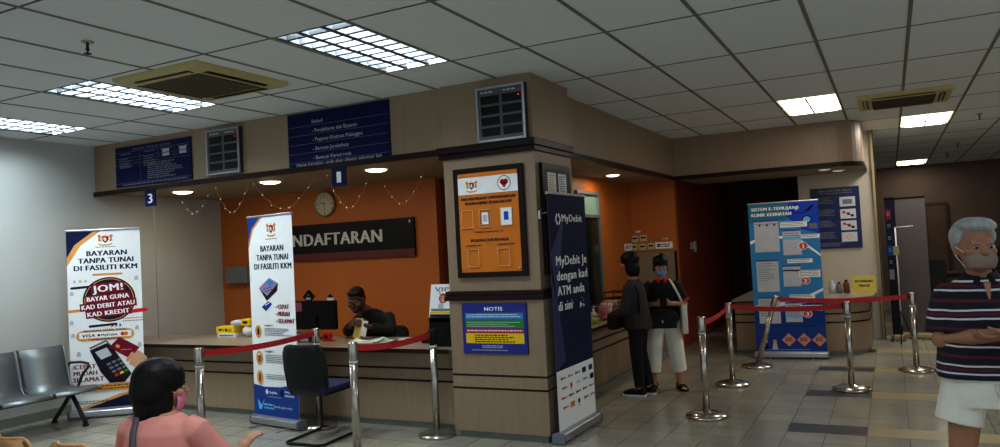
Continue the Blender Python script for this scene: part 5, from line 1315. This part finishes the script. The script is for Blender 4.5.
for z in (.01, .07, .14): mb.tube([(-.1, -.15, z), (.1, -.15, z), (.1, .15, z), (-.1, .15, z)], .004, 'pole_y', 6, closed=True)
for k in range(7): y = -.15+k*.05; mb.tube([(.1, y, 0), (.1, y, .14)], .003, 'pole_y', 6).tube([(-.1, y, 0), (-.1, y, .14)], .003, 'pole_y', 6)
for k in range(5): x = -.1+k*.05; mb.tube([(x, -.15, 0), (x, -.15, .14)], .003, 'pole_y', 6)
mb.build('wire_frame', t)
for k in range(4): MB().box(-.07, .07, -.12+k*.06, -.09+k*.06, .0, .17+.02*(k % 2), ('paper', 'gold', 'grey', 'lgrey')[k]).build('file', t)
t = thing('paper_rack', 'black two-tier rack on the side counter left of the dark cardigan', 'rack', (-3.16, 9.35, SZ))
for z in (.10, .18, .26): MB().box(-.14, .14, -.18, .18, z, z+.012, 'black').build('shelf', t)
for sx in (-1, 1):
    for sy in (-1, 1): MB().tube([(sx*.13, sy*.17, 0), (sx*.13, sy*.17, .27)], .006, 'black', 6).build('rack_post', t)
# triage counter items
t = thing('table_card', 'pale yellow SECONDARY TRIAGE card standing on the rounded counter', 'sign', (-.36, 11.3, .74))
MB().add([(-.15, 0, 0), (.15, 0, 0), (.145, .035, .23), (-.145, .035, .23), (-.15, .09, 0), (.15, .09, 0)], [(0, 1, 2, 3), (3, 2, 5, 4)], 'yellowc').build('card_fold', t)
mb = MB(); p = Print(mb, 0)
p.text('SECONDARY', 0, .145, .032, 'ink', w=.22).text('TRIAGE', 0, .085, .032, 'ink', w=.14); o = mb.build('lettering', t, loc=(0, -.003, 0), rot=(-.151, 0, 0))
for k, (x, m, l, h) in enumerate(((-.76, 'lgrey', 'white bottle at the left on the rounded counter', .17), (-.67, 'grey', 'grey capped jar in the middle on the rounded counter', .15), (-.58, 'brownprint', 'brown bottle next to the yellow card', .18))):
    t = thing('bottle', l, 'bottle', (x, 11.35, .74), 0, 'bottles beside the yellow card')
    MB().lathe([(.035, 0), (.04, .01), (.04, h*.7), (.018, h*.85), (.018, h*.88)], (0,0,0), m, 16).build('bottle_body', t); MB().lathe([(.02, h*.88), (.02, h), (.0, h)], (0,0,0), 'ink' if k else 'white', 12).build('cap', t)

# ================================================================== RIGHT BACKGROUND
def greyback(p, a, z0, h): p.rect(-a, a, z0, h, 'greyfab')
t = rollup('b', 'tall grey backed banner with black rail beside the pillar', (.08, 12.32), (.44, 12.22), 2.02, greyback, w=.40, cap='black', base='pole_y')
def narrow(p, a, z0, h):
    p.rect(-a, a, z0, h, 'ink').L()
    for k, m in enumerate(('maroon', 'navy', 'navy', 'deep', 'navy', 'grey')): p.rect(-a+.01, a*.1, h-.30-k*.17, h-.16-k*.17, m).L().fine(-a+.02, a*.1, h-.2-k*.17, .010, 'grey', 3); p.n -= 1
rollup('b', 'narrow dark banner with coloured blocks right against the pillar corner', (-.10, 12.02), (.12, 12.0), 2.02, narrow, w=.13, cap='black', base='pole_y')
t = thing('tripod_stand', 'thin white stand with cross bar in front of the grey banner', 'stand', (.06, 11.78, 0))
MB().tube([(0, 0, .25), (0, 0, 1.60)], .010, 'lgrey', 8).build('mast', t); MB().tube([(0, 0, 1.6), (.22, -.02, 1.61)], .007, 'lgrey', 8).build('cross_bar', t)
for k in range(3): a = k*2*PI/3+.4; MB().tube([(0, 0, .45), (.16*math.cos(a), .16*math.sin(a), .008)], .008, 'black', 8).build('leg', t)
MB().box(-.04, .03, -.03, .03, 1.22, 1.34, 'pole_y').build('clamp', t)
def hall_chair(x, y, rz, label):
    t = thing('office_chair', label, 'chair', (x, y, 0), rz, 'dark chairs in the hall')
    MB().rbox(-.24, .24, -.24, .24, .45, .52, 'blackf', .07, 4).build('seat', t); MB().rbox(-.22, .22, .20, .26, .58, 1.05, 'blackf', .09, 4, 'y').build('backrest', t)
    MB().tube([(0, 0, .08), (0, 0, .45)], .028, 'black').tube([(0, .1, .47), (0, .26, .5), (0, .25, .65)], .016, 'black').build('gas_column', t)
    for sx in (-1, 1): MB().tube([(sx*.23, .1, .48), (sx*.27, .1, .68), (sx*.27, -.12, .70)], .014, 'black', 8).build('armrest', t)
    for k in range(5): a = k*2*PI/5; MB().tube([(0, 0, .09), (.28*math.cos(a), .28*math.sin(a), .06)], .018, 'black', 8).ell((.28*math.cos(a), .28*math.sin(a), .028), (.028, .02, .028), 'black', nu=10, nv=8).build('caster_leg', t)
    return t
h0 = hall_chair(.62, 14.2, 2.8, 'dark office chair in the hall right of the grey banner')
dup(h0, (1.55, 14.4, 0), 2.4, 'dark office chair in the hall behind the man')
t = thing('hall_desk', 'dark desk in the hall behind the dark office chairs', 'desk', (1.1, 15.6, 0))
MB().box(-1.0, 1.0, -.35, .35, .72, .76, 'dark').build('desk_top', t); MB().box(-.98, .98, -.30, -.28, .08, .72, 'wall_dark').build('modesty_panel', t)
for sx in (-1, 1): MB().box(sx*.98-.02, sx*.98+.02, -.33, .33, 0, .72, 'dark').build('side_panel', t)
for sx, l in ((.3, 'dark monitor on the hall desk behind the man'),):
    t = thing('monitor', l, 'monitor', (1.1+sx+.15, 15.6, .76)); MB().rbox(-.26, .26, -.02, .02, .1, .42, 'black', .012, 3, 'y').build('housing', t); MB().box(-.03, .03, .0, .02, 0, .2, 'black').build('neck', t); MB().box(-.1, .1, -.08, .08, 0, .012, 'black').build('stand_base', t)

# fairy lights hung under the soffit edge
SW = [(-7.06, 2.45, -6.68, 2.16), (-6.42, 2.45, -6.10, 2.13), (-5.95, 2.45, -5.50, 2.10), (-5.0+.08, 2.45, -4.60, 2.07), (-4.31, 2.45, -4.0, 2.06)]
spans = [(-7.06, -6.46, 2.15), (-6.46, -5.92, 2.12), (-5.92, -5.0, 2.11), (-4.92, -4.33, 2.06), (-4.31, -3.70, 2.06)]
for k, (xa, xb, zl) in enumerate(spans):
    t = thing('fairy_lights', ('swag of fairy lights right of the number 3 sign', 'swag of fairy lights left above the slim banner', 'wide swag of fairy lights passing beside the clock', 'swag of fairy lights right of the number 1 sign', 'swag of fairy lights nearest the column')[k], 'fairy lights', (0, 5.80, 0), 0, 'fairy light swags under the bulkhead')
    pts = []; n = 22; D_ = 2.46-zl
    for i in range(n+1):
        u = i/n; s_ = 2*u-1; pts.append((xa+(xb-xa)*u, .012*math.sin(i*2.3), 2.46-D_*(1-abs(s_)**1.7)+.008*math.sin(i*3.1+k)))
    MB().tube(pts, 0.0018, 'wire', 5).build('wire', t)
    b0 = MB().ell((0,0,0), (.0055,)*3, 'bulb', nu=6, nv=4)
    o = b0.build('bulb', t, loc=pts[1])
    for i in range(4, n, 3):
        c = o.copy(); COL.objects.link(c); c.parent = t; c.location = (pts[i][0], pts[i][1]-.006, pts[i][2]-.006)

# ================================================================== WORLD AND VIEW
w = bpy.data.worlds.new('world'); SC.world = w; w.use_nodes = True
bg = w.node_tree.nodes['Background']; bg.inputs[0].default_value = (.80, .90, 1.0, 1); bg.inputs[1].default_value = .75
SC.view_settings.view_transform = 'Standard'; SC.view_settings.look = 'None'; SC.view_settings.exposure = 0; SC.view_settings.gamma = .88
SC.cycles.max_bounces = 6; SC.cycles.sample_clamp_indirect = 4
